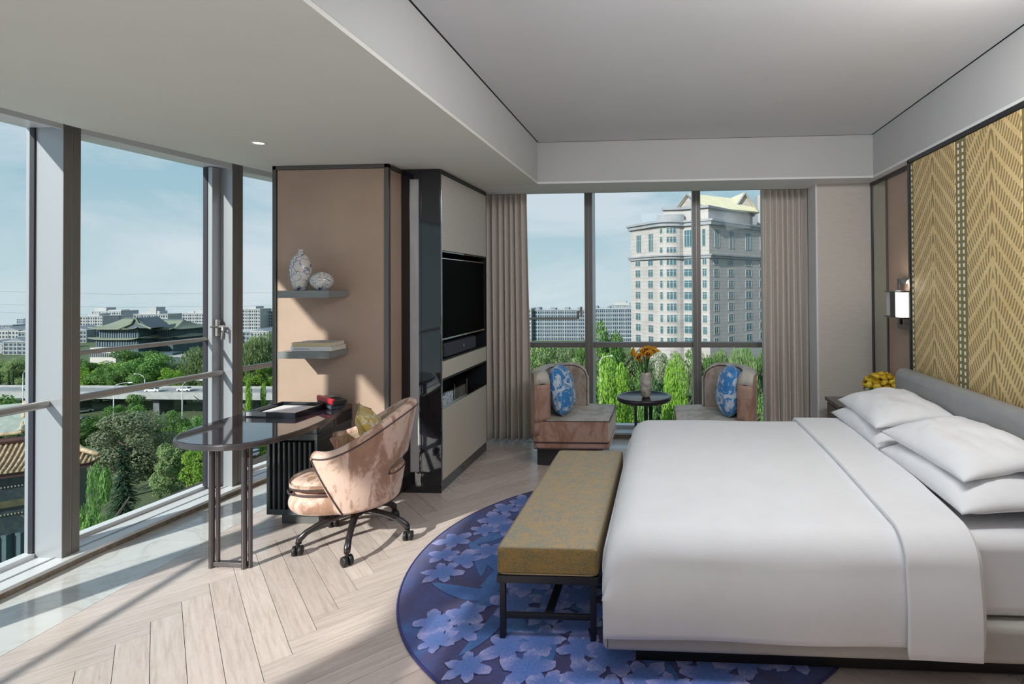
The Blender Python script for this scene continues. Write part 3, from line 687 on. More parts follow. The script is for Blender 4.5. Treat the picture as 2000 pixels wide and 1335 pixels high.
rbox('upper_door', panel_beige, mc, -0.02, 0.0, 0.030, 1.070, 1.900, 2.500, 0.002)
rbox('shelf_board', black_matte, mc, -0.32, -0.003, 0.026, 1.070, 1.020, 1.034, 0.001)
rbox('shelf_board', black_gloss, mc, -0.32, -0.003, 0.026, 1.070, 1.885, 1.897, 0.001)
rbox('drawer', panel_wood, mc, -0.30, 0.0, 0.028, 1.070, 0.884, 1.020, 0.002)
rbox('shelf_board', black_matte, mc, -0.32, -0.003, 0.026, 1.070, 0.866, 0.880, 0.001)
rbox('shelf_board', chrome, mc, -0.32, -0.001, 0.026, 1.070, 0.645, 0.652, 0.001)
rbox('lower_door', panel_wood, mc, -0.30, 0.0, 0.028, 1.070, 0.090, 0.643, 0.002)
tv = thing('television', 'flat black television with thin silver bezel set in the media cabinet', 'television', (-1.772, 4.64, 1.185))
rbox('casing', black_matte, tv, -0.05, -0.004, -0.50, 0.50, 0.004, 0.655, 0.003)
rbox('screen', tv_screen, tv, -0.006, 0.004, -0.492, 0.492, 0.016, 0.646, 0.001)
rbox('bezel', chrome, tv, -0.006, 0.008, -0.50, 0.50, 0.0, 0.014, 0.002)
rbox('bezel', chrome, tv, -0.006, 0.006, -0.50, 0.50, 0.648, 0.656, 0.002)
rbox('bezel', chrome, tv, -0.006, 0.006, -0.50, -0.493, 0.014, 0.648, 0.001)
rbox('bezel', black_matte, tv, -0.006, 0.006, 0.493, 0.50, 0.014, 0.648, 0.001)
rbox('logo_mark', white_plastic, tv, 0.008, 0.009, -0.02, 0.02, 0.004, 0.010, 0.0003)
rbox('wall_mount', black_matte, tv, -0.31, -0.05, -0.15, 0.15, 0.2, 0.45, 0.003)
sb = thing('soundbar', 'rounded blue-grey cloth soundbar on shelf under the television', 'speaker', (-1.83, 4.60, 1.034))
MB().prism([(-0.055 + 0.02 * 0, -0.36), (0.03, -0.36), (0.052, -0.34), (0.058, -0.30), (0.058, 0.30), (0.052, 0.34), (0.03, 0.36), (-0.055, 0.36)], 0.004, 0.118).build('body', speaker_cloth, sb, bevel=0.02, seg=4)
rbox('end_cap', black_matte, sb, -0.05, 0.045, -0.372, -0.355, 0.008, 0.112, 0.01); rbox('end_cap', black_matte, sb, -0.05, 0.045, 0.355, 0.372, 0.008, 0.112, 0.01)
rbox('emblem', white_plastic, sb, 0.058, 0.060, 0.02, 0.028, 0.050, 0.075, 0.001)
rbox('foot_rail', black_matte, sb, -0.03, 0.03, -0.3, 0.3, 0.0, 0.006, 0.001)
# glasses / leaflet rack in the lower niche
rk = thing('leaflet_rack', 'clear divided rack of pale printed leaflets in the lower niche', 'rack', (-1.83, 4.46, 0.652))
acryl = mottled('leaflet_print', (0.25, 0.36, 0.45), (0.72, 0.78, 0.82), 45, 0.3, lo=0.45, hi=0.52)
rbox('base_tray', chrome, rk, -0.05, 0.055, -0.32, 0.24, 0.0, 0.006, 0.002)
for k in range(3): rbox('divider_post', chrome, rk, 0.050, 0.056, -0.32 + k * 0.28 - 0.003 * (k == 2), -0.314 + k * 0.28, 0.0, 0.14, 0.001)
for k, (a, b_, h) in enumerate(((-0.305, -0.19, 0.080), (-0.185, -0.10, 0.095), (-0.095, -0.045, 0.088), (-0.03, 0.23, 0.092))):
    rbox('leaflet', acryl if k < 3 else mottled('dark_leaflet', (0.05, 0.045, 0.04), (0.15, 0.13, 0.11), 30, 0.4), rk, 0.02, 0.046, a, b_, 0.006, h, 0.001)

# ------------------------------------------------------------------ writing desk
dk = thing('writing_desk', 'dark oval-topped writing desk with bronze loop leg by the window', 'desk', (-2.6, 3.4, 0))
ol = [(-2.916, 3.03), (-2.835, 2.93), (-2.714, 2.873), (-2.58, 2.848), (-2.455, 2.855), (-2.365, 2.90), (-2.300, 2.985), (-2.258, 3.10), (-2.240, 3.226), (-2.243, 3.34), (-2.256, 3.456), (-2.278, 3.57), (-2.306, 3.675), (-2.36, 3.775), (-2.44, 3.855), (-2.56, 3.892), (-2.80, 3.892), (-2.90, 3.80), (-2.945, 3.68), (-2.965, 3.50), (-2.970, 3.26), (-2.955, 3.13)]
ctr = Vector((-2.6, 3.4))
def smooth_loop(pts, n=4):
    out = []; m = len(pts)
    for i in range(m):
        p0, p1, p2, p3 = [Vector(pts[(i + k) % m]) for k in (-1, 0, 1, 2)]
        for j in range(n):
            t = j / n
            out.append(0.5 * ((2 * p1) + (-p0 + p2) * t + (2 * p0 - 5 * p1 + 4 * p2 - p3) * t * t + (-p0 + 3 * p1 - 3 * p2 + p3) * t ** 3))
    return out
loop = smooth_loop(ol)
top_gloss = pbr('desk_top_gloss', (0.025, 0.018, 0.024), 0.07, coat=0.5)
MB().prism([tuple(p - ctr) for p in loop], 0.707, 0.738).build('rim', desk_metal, dk, bevel=0.003)
inner = [ctr + (p - ctr) * 0.975 for p in loop]
MB().prism([tuple(p - ctr) for p in inner], 0.7375, 0.7402).build('top', top_gloss, dk, bevel=0.001)
for lx in (-2.617, -2.420):
    mb = MB()
    mb.tube([(lx - ctr.x - 0.014, 2.965 - ctr.y, 0.0), (lx - ctr.x - 0.014, 2.965 - ctr.y, 0.707)], 0.015, 14)
    mb.tube([(lx - ctr.x + 0.013, 2.978 - ctr.y, 0.0), (lx - ctr.x + 0.013, 2.978 - ctr.y, 0.707)], 0.011, 14)
    mb.build('leg', desk_metal, dk, bevel=0.0015)
rbox('foot_bar', desk_metal, dk, -2.62 + 2.6, -2.42 + 2.6, -0.44, -0.41, 0.008, 0.034, 0.003)
rbox('top_bar', desk_metal, dk, -2.62 + 2.6, -2.42 + 2.6, -0.44, -0.41, 0.68, 0.707, 0.003)

pc = thing('desk_pedestal', 'black slatted pedestal cabinet under the far end of the desk', 'cabinet', (-2.54, 3.70, 0))
PX0, PX1, PY0, PY1 = -0.175, 0.185, -0.20, 0.195
slate = pbr('dark_slate_lacquer', (0.05, 0.06, 0.065), 0.18, coat=0.5)
rbox('plinth', pbr('pedestal_base', (0.12, 0.125, 0.12), 0.4), pc, -0.10, 0.165, -0.155, 0.19, 0.0, 0.075, 0.003)
rbox('bottom_board', slate, pc, PX0, PX1, PY0, PY1, 0.075, 0.112, 0.002)
rbox('top_board', slate, pc, PX0, PX1, PY0, PY1, 0.58, 0.625, 0.002)
rbox('side_board', slate, pc, PX0, PX0 + 0.022, PY0, PY1, 0.112, 0.58, 0.002)
rbox('side_board', slate, pc, PX1 - 0.022, PX1, PY0, PY1, 0.112, 0.58, 0.002)
rbox('back_board', black_matte, pc, PX0 + 0.022, PX1 - 0.022, PY0 + 0.10, PY0 + 0.11, 0.112, 0.58, 0.001)
for k in range(8): rbox('slat', slate, pc, PX0 + 0.040 + k * 0.0365, PX0 + 0.054 + k * 0.0365, PY0 + 0.004, PY0 + 0.05, 0.112, 0.565, 0.001)
rbox('drawer', pbr('pedestal_glass', (0.09, 0.12, 0.13), 0.08, coat=0.6), pc, PX0 + 0.004, PX1 - 0.004, PY0 - 0.002, PY1, 0.626, 0.704, 0.002)
desk_side = mottled('dark_walnut', (0.07, 0.055, 0.045), (0.11, 0.085, 0.07), 8, 0.3, stretch=(8, 1, 8))
wbx = thing('wall_console', 'dark walnut floating console box fixed to column at the desk end', 'console', (-2.36, 3.79, 0.60))
MB().prism([(-0.24, 0.112), (0.008, 0.112), (0.008, -0.10), (-0.02, -0.125), (-0.12, -0.125)], 0.012, 0.138).build('body', desk_side, wbx, bevel=0.002)
rbox('socket_panel', black_matte, wbx, 0.008, 0.010, -0.08, 0.10, 0.03, 0.11, 0.001)

# tray, paper, phone
tr = thing('desk_tray', 'black lacquer stationery tray on the desk top', 'tray', (-2.655, 3.63, 0.7402), math.radians(-3))
TW, TD = 0.185, 0.165
tray_m = pbr('tray_lacquer', (0.012, 0.014, 0.02), 0.15, coat=0.5)
rbox('base', tray_m, tr, -TW, TW, -TD, TD, 0.0, 0.006, 0.001)
for a in ((-TW, TW, -TD, -TD + 0.014), (-TW, TW, TD - 0.014, TD), (-TW, -TW + 0.014, -TD + 0.0145, TD - 0.0145), (TW - 0.014, TW, -TD + 0.0145, TD - 0.0145)):
    rbox('rim', tray_m, tr, a[0], a[1], a[2], a[3], 0.006, 0.036, 0.002)
rbox('silver_insert', silver_strip, tr, -TW + 0.01, -0.03, -TD - 0.0015, -TD, 0.008, 0.034, 0.0005)
pp = thing('paper_sheets', 'white writing paper lying inside the black desk tray', 'paper', (-2.655, 3.63, 0.7465), math.radians(-3))
for k in range(3): rbox('sheet', pbr('paper', (0.82, 0.80, 0.84), 0.8), pp, -0.15 + k * 0.002, 0.15 - k * 0.001, -0.135, 0.135, k * 0.003, k * 0.003 + 0.0022, 0.0004)
cr = pbr('red_leather', (0.50, 0.02, 0.035), 0.4)
ph0 = thing('leather_folder', 'dark blue leather holder lying crooked under the red remote', 'folder', (-2.455, 3.80, 0.7402), math.radians(-38))
rbox('cover', pbr('navy_leather', (0.03, 0.04, 0.06), 0.4), ph0, -0.145, 0.135, -0.045, 0.05, 0.0, 0.036, 0.004)
rbox('page_block', pbr('grey_edge', (0.10, 0.11, 0.13), 0.5), ph0, -0.14, 0.130, -0.047, 0.04, 0.010, 0.026, 0.002)
ph = thing('remote_control', 'red-edged remote control holder with grey keypad on dark leather folder', 'remote control', (-2.440, 3.79, 0.7765), math.radians(-36))
rbox('body', black_matte, ph, -0.145, 0.14, -0.042, 0.048, 0.0, 0.03, 0.003)
rbox('sleeve', cr, ph, -0.147, 0.125, -0.050, -0.024, 0.002, 0.040, 0.006)
rbox('keypad', pbr('grey_keypad', (0.35, 0.34, 0.33), 0.4), ph, -0.125, 0.0, -0.020, 0.040, 0.030, 0.034, 0.001)
for i in range(7):
    for j in range(3): rbox('button', black_matte, ph, -0.0 + i * 0.014, 0.009 + i * 0.014, -0.018 + j * 0.018, -0.006 + j * 0.018, 0.030, 0.035, 0.0008)

# ------------------------------------------------------------------ swivel chair
ch = thing('swivel_chair', 'rose velvet swivel tub chair on five dark castors at the desk', 'chair', (-1.975, 3.33, 0.0))
hub = (0, 0)
CH_ROT = math.radians(199)
for k in range(5):
    a = math.radians(-141 + 72 * k); ca, sa = math.cos(a), math.sin(a)
    P_ = lambda r, z: (r * ca, r * sa, z)
    MB().tube([P_(0.02, 0.195), P_(0.10, 0.185), P_(0.20, 0.160), P_(0.28, 0.125), P_(0.315, 0.095), P_(0.322, 0.070)], [0.026, 0.022, 0.019, 0.018, 0.020, 0.017], 10).build('base_arm', gunmetal, ch, smooth=True)
    cs = MB(); px_, py_ = 0.325 * ca, 0.325 * sa
    rnd = math.radians([20, 60, 10, 120, 200][k]); ux, uy = math.cos(rnd), math.sin(rnd)
    w = bpy.data.objects.new('castor', MB().tube([(0, 0, 0.045), (0, 0, 0.080)], 0.011, 10).mesh('castor')); w.data.materials.append(black_matte)
    COL.objects.link(w); w.parent = ch; w.location = (px_, py_, 0)
    for s_ in (-1, 1):
        MB().tube([(ux * 0.006 * s_, uy * 0.006 * s_, 0.029), (ux * 0.010 * s_, uy * 0.010 * s_, 0.029), (ux * 0.026 * s_, uy * 0.026 * s_, 0.029), (ux * 0.029 * s_, uy * 0.029 * s_, 0.029)], [0.026, 0.029, 0.029, 0.020], 20).build('wheel', black_matte, w, smooth=True)
MB().tube([(0, 0, 0.16), (0, 0, 0.30)], 0.03, 16).build('column', gunmetal, ch, smooth=False)
rbox('seat_plate', black_matte, ch, -0.16, 0.16, -0.16, 0.16, 0.255, 0.285, 0.01)
# upholstered tub: angle th measured from the seat's facing direction, th=pi is the back
def tub_pt(s, v, off=0.0):
    """s 0..1 from the camera-side arm front round the back to the far arm front; v 0..1 bottom to top"""
    k = abs(s - 0.5) * 2
    t0 = math.radians(50 + 33 * (1 - v) ** 1.1); th = t0 + s * (2 * PI - 2 * t0) #                       # 1 at arm fronts, 0 at the back
    top = 0.615 + 0.235 * (0.5 + 0.5 * math.cos(PI * min(1, k ** 1.15 / 0.92)))
    rt = 0.300 + 0.02 * (1 - k)                 # radius at the top
    z0 = 0.285 - 0.02 * k
    z = z0 + (top - z0) * v
    r = (0.235 + (rt - 0.235) * (v ** 0.8)) + off
    lean = 0.035 * (1 - k) * max(0, (v - 0.35))
    fwd = 0.17 * (k ** 3) * (1.0 - 0.5 * abs(v - 0.75)) * 1.0
    x = r * math.cos(th) - lean + 0.0
    y = r * 0.97 * math.sin(th)
    return (x, y, z)
def rotv(p): c, s = math.cos(CH_ROT), math.sin(CH_ROT); return (p[0] * c - p[1] * s, p[0] * s + p[1] * c, p[2])
NU, NV = 72, 24
def hole(s, v):
    dx = (s - 0.5) / 0.185; dz = (v - 0.385) / 0.075
    return abs(dx) ** 2.6 + abs(dz) ** 2.6 < 1
def tub_shell(off):
    vs = [rotv(tub_pt(i / (NU - 1), j / (NV - 1), off)) for i in range(NU) for j in range(NV)]
    fs = []
    for i in range(NU - 1):
        for j in range(NV - 1):
            if hole((i + 0.5) / (NU - 1), (j + 0.5) / (NV - 1)): continue
            fs.append((i * NV + j, (i + 1) * NV + j, (i + 1) * NV + j + 1, i * NV + j + 1))
    mb = MB(); mb.add(vs, fs); return mb
tub = tub_shell(0.0).build('outer_shell', velvet_chair, ch, smooth=True, solid=0.03)
tub2 = tub_shell(-0.035).build('inner_shell', velvet_inner, ch, smooth=True, solid=0.03)
tub2['label'] = 'olive brown velvet lining'
NP = 90
MB().tube([rotv(tub_pt(i / NP, 1.0, -0.015)) for i in range(NP + 1)], 0.031, 12).build('top_roll', velvet_chair, ch, smooth=True)
for se in (0, 1):
    MB().tube([rotv(tub_pt(se, j / 20, -0.015)) for j in range(21)], [0.022] + [0.030] * 20, 12).build('arm_front', velvet_chair, ch, smooth=True)
e_in = [rotv(tub_pt(0, j / 20, 0.017)) for j in range(0, 20)]
MB().tube([rotv(tub_pt(0, j / 22, 0.018)) for j in range(22)] + [rotv(tub_pt(i / NP, 0.985, 0.018)) for i in range(1, NP)] + [rotv(tub_pt(1, j / 22, 0.018)) for j in range(21, -1, -1)], 0.0045, 6).build('piping', piping_dark, ch, smooth=True)
def hole_ring(off, r_):
    pts = []
    for t in range(60):
        a = 2 * PI * t / 60; c, s_ = math.cos(a), math.sin(a)
        dx = math.copysign(abs(c) ** (2 / 2.6), c); dz = math.copysign(abs(s_) ** (2 / 2.6), s_)
        pts.append(rotv(tub_pt(0.5 + dx * 0.185, 0.385 + dz * 0.075, off)))
    return MB().tube(pts, r_, 8, closed=True)
hole_ring(-0.015, 0.026).build('cutout_edge', velvet_chair, ch, smooth=True)
hole_ring(0.014, 0.004).build('cutout_piping', piping_dark, ch, smooth=True)
def cushion_block(fn_half, z0, z1, rnd, nu=56):
    """rounded puck: fn_half(theta)->radius, rounded at top and bottom"""
    prof = [(0.0, z0)] ; m = 7
    mb = MB(); rows = []
    hs = [(0.0, z0), (0.6, z0), (1 - rnd, z0)] + [(1 - rnd + rnd * math.sin(a), z0 + rnd * 0.3 * (1 - math.cos(a))) for a in [PI / 2 * i / m for i in range(1, m + 1)]]
    zt = z1
    hs += [(1.0, zt - rnd * 0.3)] + [(1 - rnd + rnd * math.cos(a), zt - rnd * 0.3 + rnd * 0.3 * math.sin(a)) for a in [PI / 2 * i / m for i in range(1, m + 1)]] + [(0.6, zt + 0.008), (0.0, zt + 0.015)]
    for r, z in hs: rows.append([rotv((fn_half(2 * PI * i / nu)[0] * r, fn_half(2 * PI * i / nu)[1] * r, z)) for i in range(nu)])
    vs = [p for r_ in rows for p in r_]
    fs = [(a * nu + i, a * nu + (i + 1) % nu, (a + 1) * nu + (i + 1) % nu, (a + 1) * nu + i) for a in range(len(rows) - 1) for i in range(nu)]
    return mb.add(vs, fs)
def seat_half(t):
    c, s_ = math.cos(t), math.sin(t)
    x = math.copysign(abs(c) ** 0.75, c) * (0.335 if c > 0 else 0.23); y = math.copysign(abs(s_) ** 0.75, s_) * 0.225
    return (x + 0.055 * (c > -0.2), y) if False else (x + 0.04, y)
cushion_block(seat_half, 0.245, 0.380, 0.22).build('seat_base', velvet_chair, ch, smooth=True)
cushion_block(lambda t: tuple(q * 0.985 for q in seat_half(t)), 0.384, 0.455, 0.18).build('seat_cushion', velvet_chair, ch, smooth=True)
MB().tube([rotv((seat_half(2 * PI * i / 60)[0] * 1.0, seat_half(2 * PI * i / 60)[1] * 1.0, 0.383)) for i in range(60)], 0.006, 6, closed=True).build('seat_piping', piping_dark, ch, smooth=True)

# ------------------------------------------------------------------ pillows and cushions
def pillow_mesh(a, b_, h, n=40, pinch=0.10, seed=0, flat=2.6, wr=0.006, bot=0.55, sharp=1.0, rc=0.0):
    mb = MB()
    def f(side):
        def g(u, v):
            x, y = 2 * u - 1, 2 * v - 1
            ex = a * x * (1 - pinch * (1 - y * y) * abs(x)); ey = b_ * y * (1 - pinch * (1 - x * x) * abs(y))
            ex *= 1 - rc * y ** 4; ey *= 1 - rc * x ** 4
            k = max(0, (1 - abs(x) ** flat)) ** 0.62 * max(0, (1 - abs(y) ** flat)) ** 0.62
            w = noise.noise(Vector((x * 2.3 + seed, y * 2.3, side * 3.1))) * wr * 3 * k + noise.noise(Vector((x * 7 + seed, y * 6, side))) * wr * k
            return (ex, ey, side * h * (1 if side > 0 else bot) * k + w)
        return g
    mb.grid(f(1), n, n); g2 = MB().grid(f(-1), n, n)
    mb.add(g2.v, [tuple(reversed(q)) for q in g2.f]); return mb
def pillow(name, label, cat, mat, a, b_, h, loc, rot, group=None, seed=0, piping=None, **kw):
    o = pillow_mesh(a, b_, h, seed=seed, **kw).build(name, mat, None, loc, smooth=True, weld=True)
    o.rotation_euler = rot; tag(o, label, cat, group)
    if piping:
        pth = []
        for t in range(80):
            q = t / 80 * 4; s_ = int(q); f_ = (q - s_) * 2 - 1; x, y = [(f_, -1), (1, f_), (-f_, 1), (-1, -f_)][s_]
            pin = kw.get('pinch', 0.10); rc = kw.get('rc', 0.0)
            pth.append((a * x * (1 - pin * (1 - y * y) * abs(x)) * (1 - rc * y ** 4), b_ * y * (1 - pin * (1 - x * x) * abs(y)) * (1 - rc * x ** 4), 0))
        MB().tube(pth, 0.003, 6, closed=True).build('piping', piping, o, smooth=True)
    return o
pillow('throw_cushion', 'small yellow and cream patterned cushion on the desk chair', 'cushion', yellow_cushion, 0.20, 0.20, 0.075,
       (-1.89, 3.37, 0.66), (math.radians(0), math.radians(62), math.radians(28)), None, 3, bot=0.8, piping=pbr('yellow_piping', (0.5, 0.36, 0.1), 0.6), n=30)

# ------------------------------------------------------------------ bench
bn = thing('bed_bench', 'upholstered tweed bench with dark metal frame at foot of the bed', 'bench', (-0.545, 3.13, 0))
BW, B0, B1 = 0.232, -0.715, 0.725
st = bx(-BW, BW, B0, B1, 0.305, 0.428).build('seat_pad', tweed, bn, bevel=0.014, seg=3)
me = st.data; me.materials.append(tweed_side)
for p in me.polygons:
    if abs(p.normal.z) < 0.5: p.material_index = 1
def rect_pipe(z, ins, r=0.004):
    x, y0, y1, c = BW - ins, B0 + ins, B1 - ins, 0.03
    pts = []
    for (cx, cy, a0) in ((x - c, y1 - c, 0), (-x + c, y1 - c, 90), (-x + c, y0 + c, 180), (x - c, y0 + c, 270)):
        for k in range(6): a = math.radians(a0 + k * 18); pts.append((cx + c * math.cos(a), cy + c * math.sin(a), z))
    return MB().tube(pts, r, 6, closed=True)
pipe_tan = pbr('tan_piping', (0.33, 0.25, 0.15), 0.8)
rect_pipe(0.424, 0.006).build('piping', pipe_tan, bn, smooth=True); rect_pipe(0.309, 0.004).build('piping', pipe_tan, bn, smooth=True)
rbox('frame_rail', bench_metal, bn, -BW, BW, B0, B0 + 0.03, 0.268, 0.302, 0.002); rbox('frame_rail', bench_metal, bn, -BW, BW, B1 - 0.03, B1, 0.268, 0.302, 0.002)
rbox('frame_rail', bench_metal, bn, -BW, -BW + 0.03, B0 + 0.03, B1 - 0.03, 0.268, 0.302, 0.002); rbox('frame_rail', bench_metal, bn, BW - 0.03, BW, B0 + 0.03, B1 - 0.03, 0.268, 0.302, 0.002)
for x in (-BW + 0.012, BW - 0.037):
    for y in (B0 + 0.003, B1 - 0.028): rbox('leg', bench_metal, bn, x, x + 0.025, y, y + 0.025, 0.0125, 0.268, 0.002)
for y in (B0 + 0.006, B1 - 0.026): rbox('end_stretcher', bench_metal, bn, -BW + 0.037, BW - 0.037, y, y + 0.018, 0.105, 0.128, 0.002)
rbox('long_stretcher', bench_metal, bn, -0.018, 0.018, B0 + 0.024, B1 - 0.026, 0.106, 0.127, 0.002)

# ------------------------------------------------------------------ bed
bd = thing('bed', 'large low bed with taupe leather base and grey rolled headboard', 'bed', (0.0, 3.15, 0))
YN, YF = 2.214 - 3.15, 4.03 - 3.15
rbox('plinth', black_matte, bd, -0.14, 1.75, YN + 0.10, YF - 0.10, 0.0125, 0.108, 0.003)
rbox('base', leather_base, bd, -0.272, 1.698, YN, YF, 0.108, 0.262, 0.03, 5)
MB().tube([(-0.262, YN - 0.0005, 0.25), (-0.25, YN - 0.001, 0.235), (-0.25, YN - 0.001, 0.13)], 0.0015, 5).build('seam', pbr('seam_dark', (0.1, 0.09, 0.08), 0.8), bd)
def headboard():
    mb = MB(); y0, y1 = -1.25, 0.98
    prof = []
    # front face up, rolled top, back down   (x, z)
    for x, z in ((1.700, 0.20), (1.700, 0.60), (1.698, 0.80)): prof.append((x, z))
    for k in range(0, 13): a = PI - PI * k / 12 * 0.92; prof.append((1.755 + 0.060 * math.cos(a), 0.925 + 0.066 * math.sin(a)))
    prof += [(1.812, 0.60), (1.812, 0.10), (1.70, 0.10)]
    n = len(prof); cx, cz = 1.76, 0.6
    ys = [(y0, 1.0)] + [(y1 - 0.06 + 0.06 * math.sin(a), 1 - 0.10 * (1 - math.cos(a))) for a in [PI / 2 * i / 6 for i in range(7)]]
    vs = []
    for y, sc_ in ys:
        for x, z in prof: vs.append((cx + (x - cx) * sc_, y, cz + (z - cz) * (1 - (1 - sc_) * 0.4)))
    fs = [(i * n + k, i * n + (k + 1) % n, (i + 1) * n + (k + 1) % n, (i + 1) * n + k) for i in range(len(ys) - 1) for k in range(n)]
    fs += [tuple(range(n)), tuple(range(len(ys) * n - 1, (len(ys) - 1) * n - 1, -1))]
    return mb.add(vs, fs)
headboard().build('headboard', leather_grey, bd, smooth=True, weld=True).modifiers.new('es', 'EDGE_SPLIT').split_angle = math.radians(50)
mt = thing('mattress', 'thick mattress in white fitted sheet on the leather bed base', 'mattress', (0.0, 3.15, 0.262))
bx(-0.225, 1.69, -0.90, 0.86, 0.0, 0.335).build('body', linen_white, mt, bevel=0.06, seg=6)

def duvet(x0, x1, y0, y1, ztop, hem_n, hem_f, foot=True, off=0.0, hem_wave=0.0, flare=0.0, name='duvet', thick=0.014, crown=0.015, xn1=None, xf1=None):
    R_ = 0.13
    nx, nc = 70, 10
    def prof(u):
        # u 0..1 around: near hem up, across, far hem down; returns (y,z)
        L1 = ztop - R_ - hem_n; L2 = R_ * PI / 2; L3 = (y1 - y0) - 2 * R_; L4 = ztop - R_ - hem_f
        T = L1 + L2 + L3 + L2 + L4; d = u * T
        if d < L1:
            t = d / L1; return (y0 - flare * (1 - t) - 0.012 * math.sin(t * PI), hem_n + d)
        d -= L1
        if d < L2: a = d / R_; return (y0 + R_ - R_ * math.cos(a), ztop - R_ + R_ * math.sin(a))
        d -= L2
        if d < L3: t = d / L3; return (y0 + R_ + d, ztop + crown * math.sin(t * PI))
        d -= L3
        if d < L2: a = d / R_; return (y1 - R_ + R_ * math.sin(a), ztop - R_ + R_ * math.cos(a))
        d -= L2
        t = d / L4; return (y1 + 0.012 * math.sin(t * PI), ztop - R_ - d)
    NUu = 110
    def f(i, j):
        u, s_ = j, i
        y, z = prof(u)
        x = x0 + (x1 - x0) * s_
        if xn1 is not None:
            t_ = min(1, max(0, (y - y0) / (y1 - y0))); xe = xn1 + (xf1 - xn1) * t_; x = x0 + (xe - x0) * s_
        dx = x - x0
        if foot and dx < 0.14 and z > 0.3:
            rr = 0.14; drop = rr - math.sqrt(max(0, rr * rr - (rr - dx) ** 2)); z = z - drop * max(0, min(1, (z - 0.36) / 0.12))
        w = noise.noise(Vector((x * 2.0, y * 1.5, 0.3))) * 0.008 + noise.noise(Vector((x * 1.2 + 4, y * 6, 2))) * 0.003 * (1 if z > ztop - 0.05 else 0.3)
        if z > ztop - R_ * 0.7: z += w + off
        else: y += (-1 if y < 0.9 + (y0 + y1) / 2 - 0.9 else 1) * (w * 0.6 + off) * min(1, 1.0)
        if y < y0 + 0.02 and z < ztop - R_: y += hem_wave * math.sin(x * 9) * (1 - (z - hem_n) / 0.4)
        return (x, y, z)
    mb = MB(); mb.grid(lambda a, b_: f(a, b_), nx, NUu); return mb
dv = thing('duvet', 'smooth white duvet spread over the bed and hanging down its sides', 'duvet', (0.0, 3.15, 0.0))
duvet(-0.262, 1.22, 2.178 - 3.15, 4.06 - 3.15, 0.617, 0.195, 0.20, hem_wave=0.004).build('top_cover', linen_white, dv, smooth=True, solid=0.012)
def foot_face():
    def f(a, b_):
        y = (2.205 - 3.15) + (4.03 - 2.205) * a; z = 0.265 + 0.24 * b_
        e = min(a, 1 - a) * 12; e = min(1, e)
        return (-0.262 - 0.022 * math.sin(b_ * PI) * e + (1 - e) * 0.03, y, z)
    return MB().grid(f, 40, 12)
foot_face().build('tucked_foot', linen_white, dv, smooth=True, solid=0.012)
fb = duvet(0.925, 1.20, 2.160 - 3.15, 4.075 - 3.15, 0.635, 0.172, 0.18, foot=False, off=0.0, hem_wave=0.003, flare=0.012, xn1=1.195, xf1=1.285).build('turned_down_band', linen_white, dv, smooth=True, solid=0.022)
G = 'pillows on the bed'
RB = 0.0
pillow('pillow', 'lower white pillow of the stack nearer the camera', 'pillow', linen_white, 0.27, 0.44, 0.10, (1.475, 2.735, 0.685), (0, math.radians(-4), 0), G, 1, flat=3.2, pinch=0.05)
pillow('pillow', 'upper white pillow of the nearer stack, leaning on the lower one', 'pillow', linen_white, 0.235, 0.40, 0.09, (1.475, 2.80, 0.800), (math.radians(0), math.radians(-9), math.radians(3)), G, 5, flat=3.0, pinch=0.06)
pillow('pillow', 'lower white pillow of the far stack, mostly covered by another', 'pillow', linen_white, 0.27, 0.44, 0.10, (1.475, 3.63, 0.685), (0, math.radians(-4), 0), G, 9, flat=3.2, pinch=0.05)
pillow('pillow', 'upper white pillow of the far stack below the yellow roses', 'pillow', linen_white, 0.235, 0.40, 0.09, (1.475, 3.66, 0.795), (0, math.radians(-9), math.radians(-2)), G, 13, flat=3.0, pinch=0.06)

# ------------------------------------------------------------------ nightstand, roses
ns = thing('nightstand', 'dark nightstand between the bed and the back wall', 'nightstand', (1.66, 4.66, 0))
rbox('top', black_gloss, ns, -0.26, 0.23, -0.2, 0.22, 0.585, 0.615, 0.003)
rbox('body', desk_side, ns, -0.24, 0.22, -0.18, 0.2, 0.12, 0.585, 0.003)
rbox('drawer', desk_side, ns, -0.248, -0.24, -0.17, 0.19, 0.36, 0.57, 0.002)
for x in (-0.22, 0.18):
    for y in (-0.17, 0.17): rbox('leg', bench_metal, ns, x, x + 0.02, y, y + 0.02, 0.0, 0.12, 0.001)
bw = thing('rose_bowl', 'glossy black bowl vase holding the yellow roses on the nightstand', 'vase', (1.80, 4.63, 0.615))
MB().lathe([(0.0, 0.001), (0.055, 0.0), (0.085, 0.02), (0.106, 0.06), (0.106, 0.095), (0.090, 0.125), (0.075, 0.135), (0.070, 0.135), (0.080, 0.12), (0.095, 0.09), (0.0, 0.03)], 36).build('body', black_gloss, bw, smooth=True)
rose_m = mottled('rose_yellow', (0.78, 0.50, 0.02), (0.88, 0.68, 0.08), 30, 0.6, stretch=(1, 1, 1))
green_m = mottled('stem_green', (0.04, 0.11, 0.02), (0.09, 0.20, 0.05), 20, 0.5)
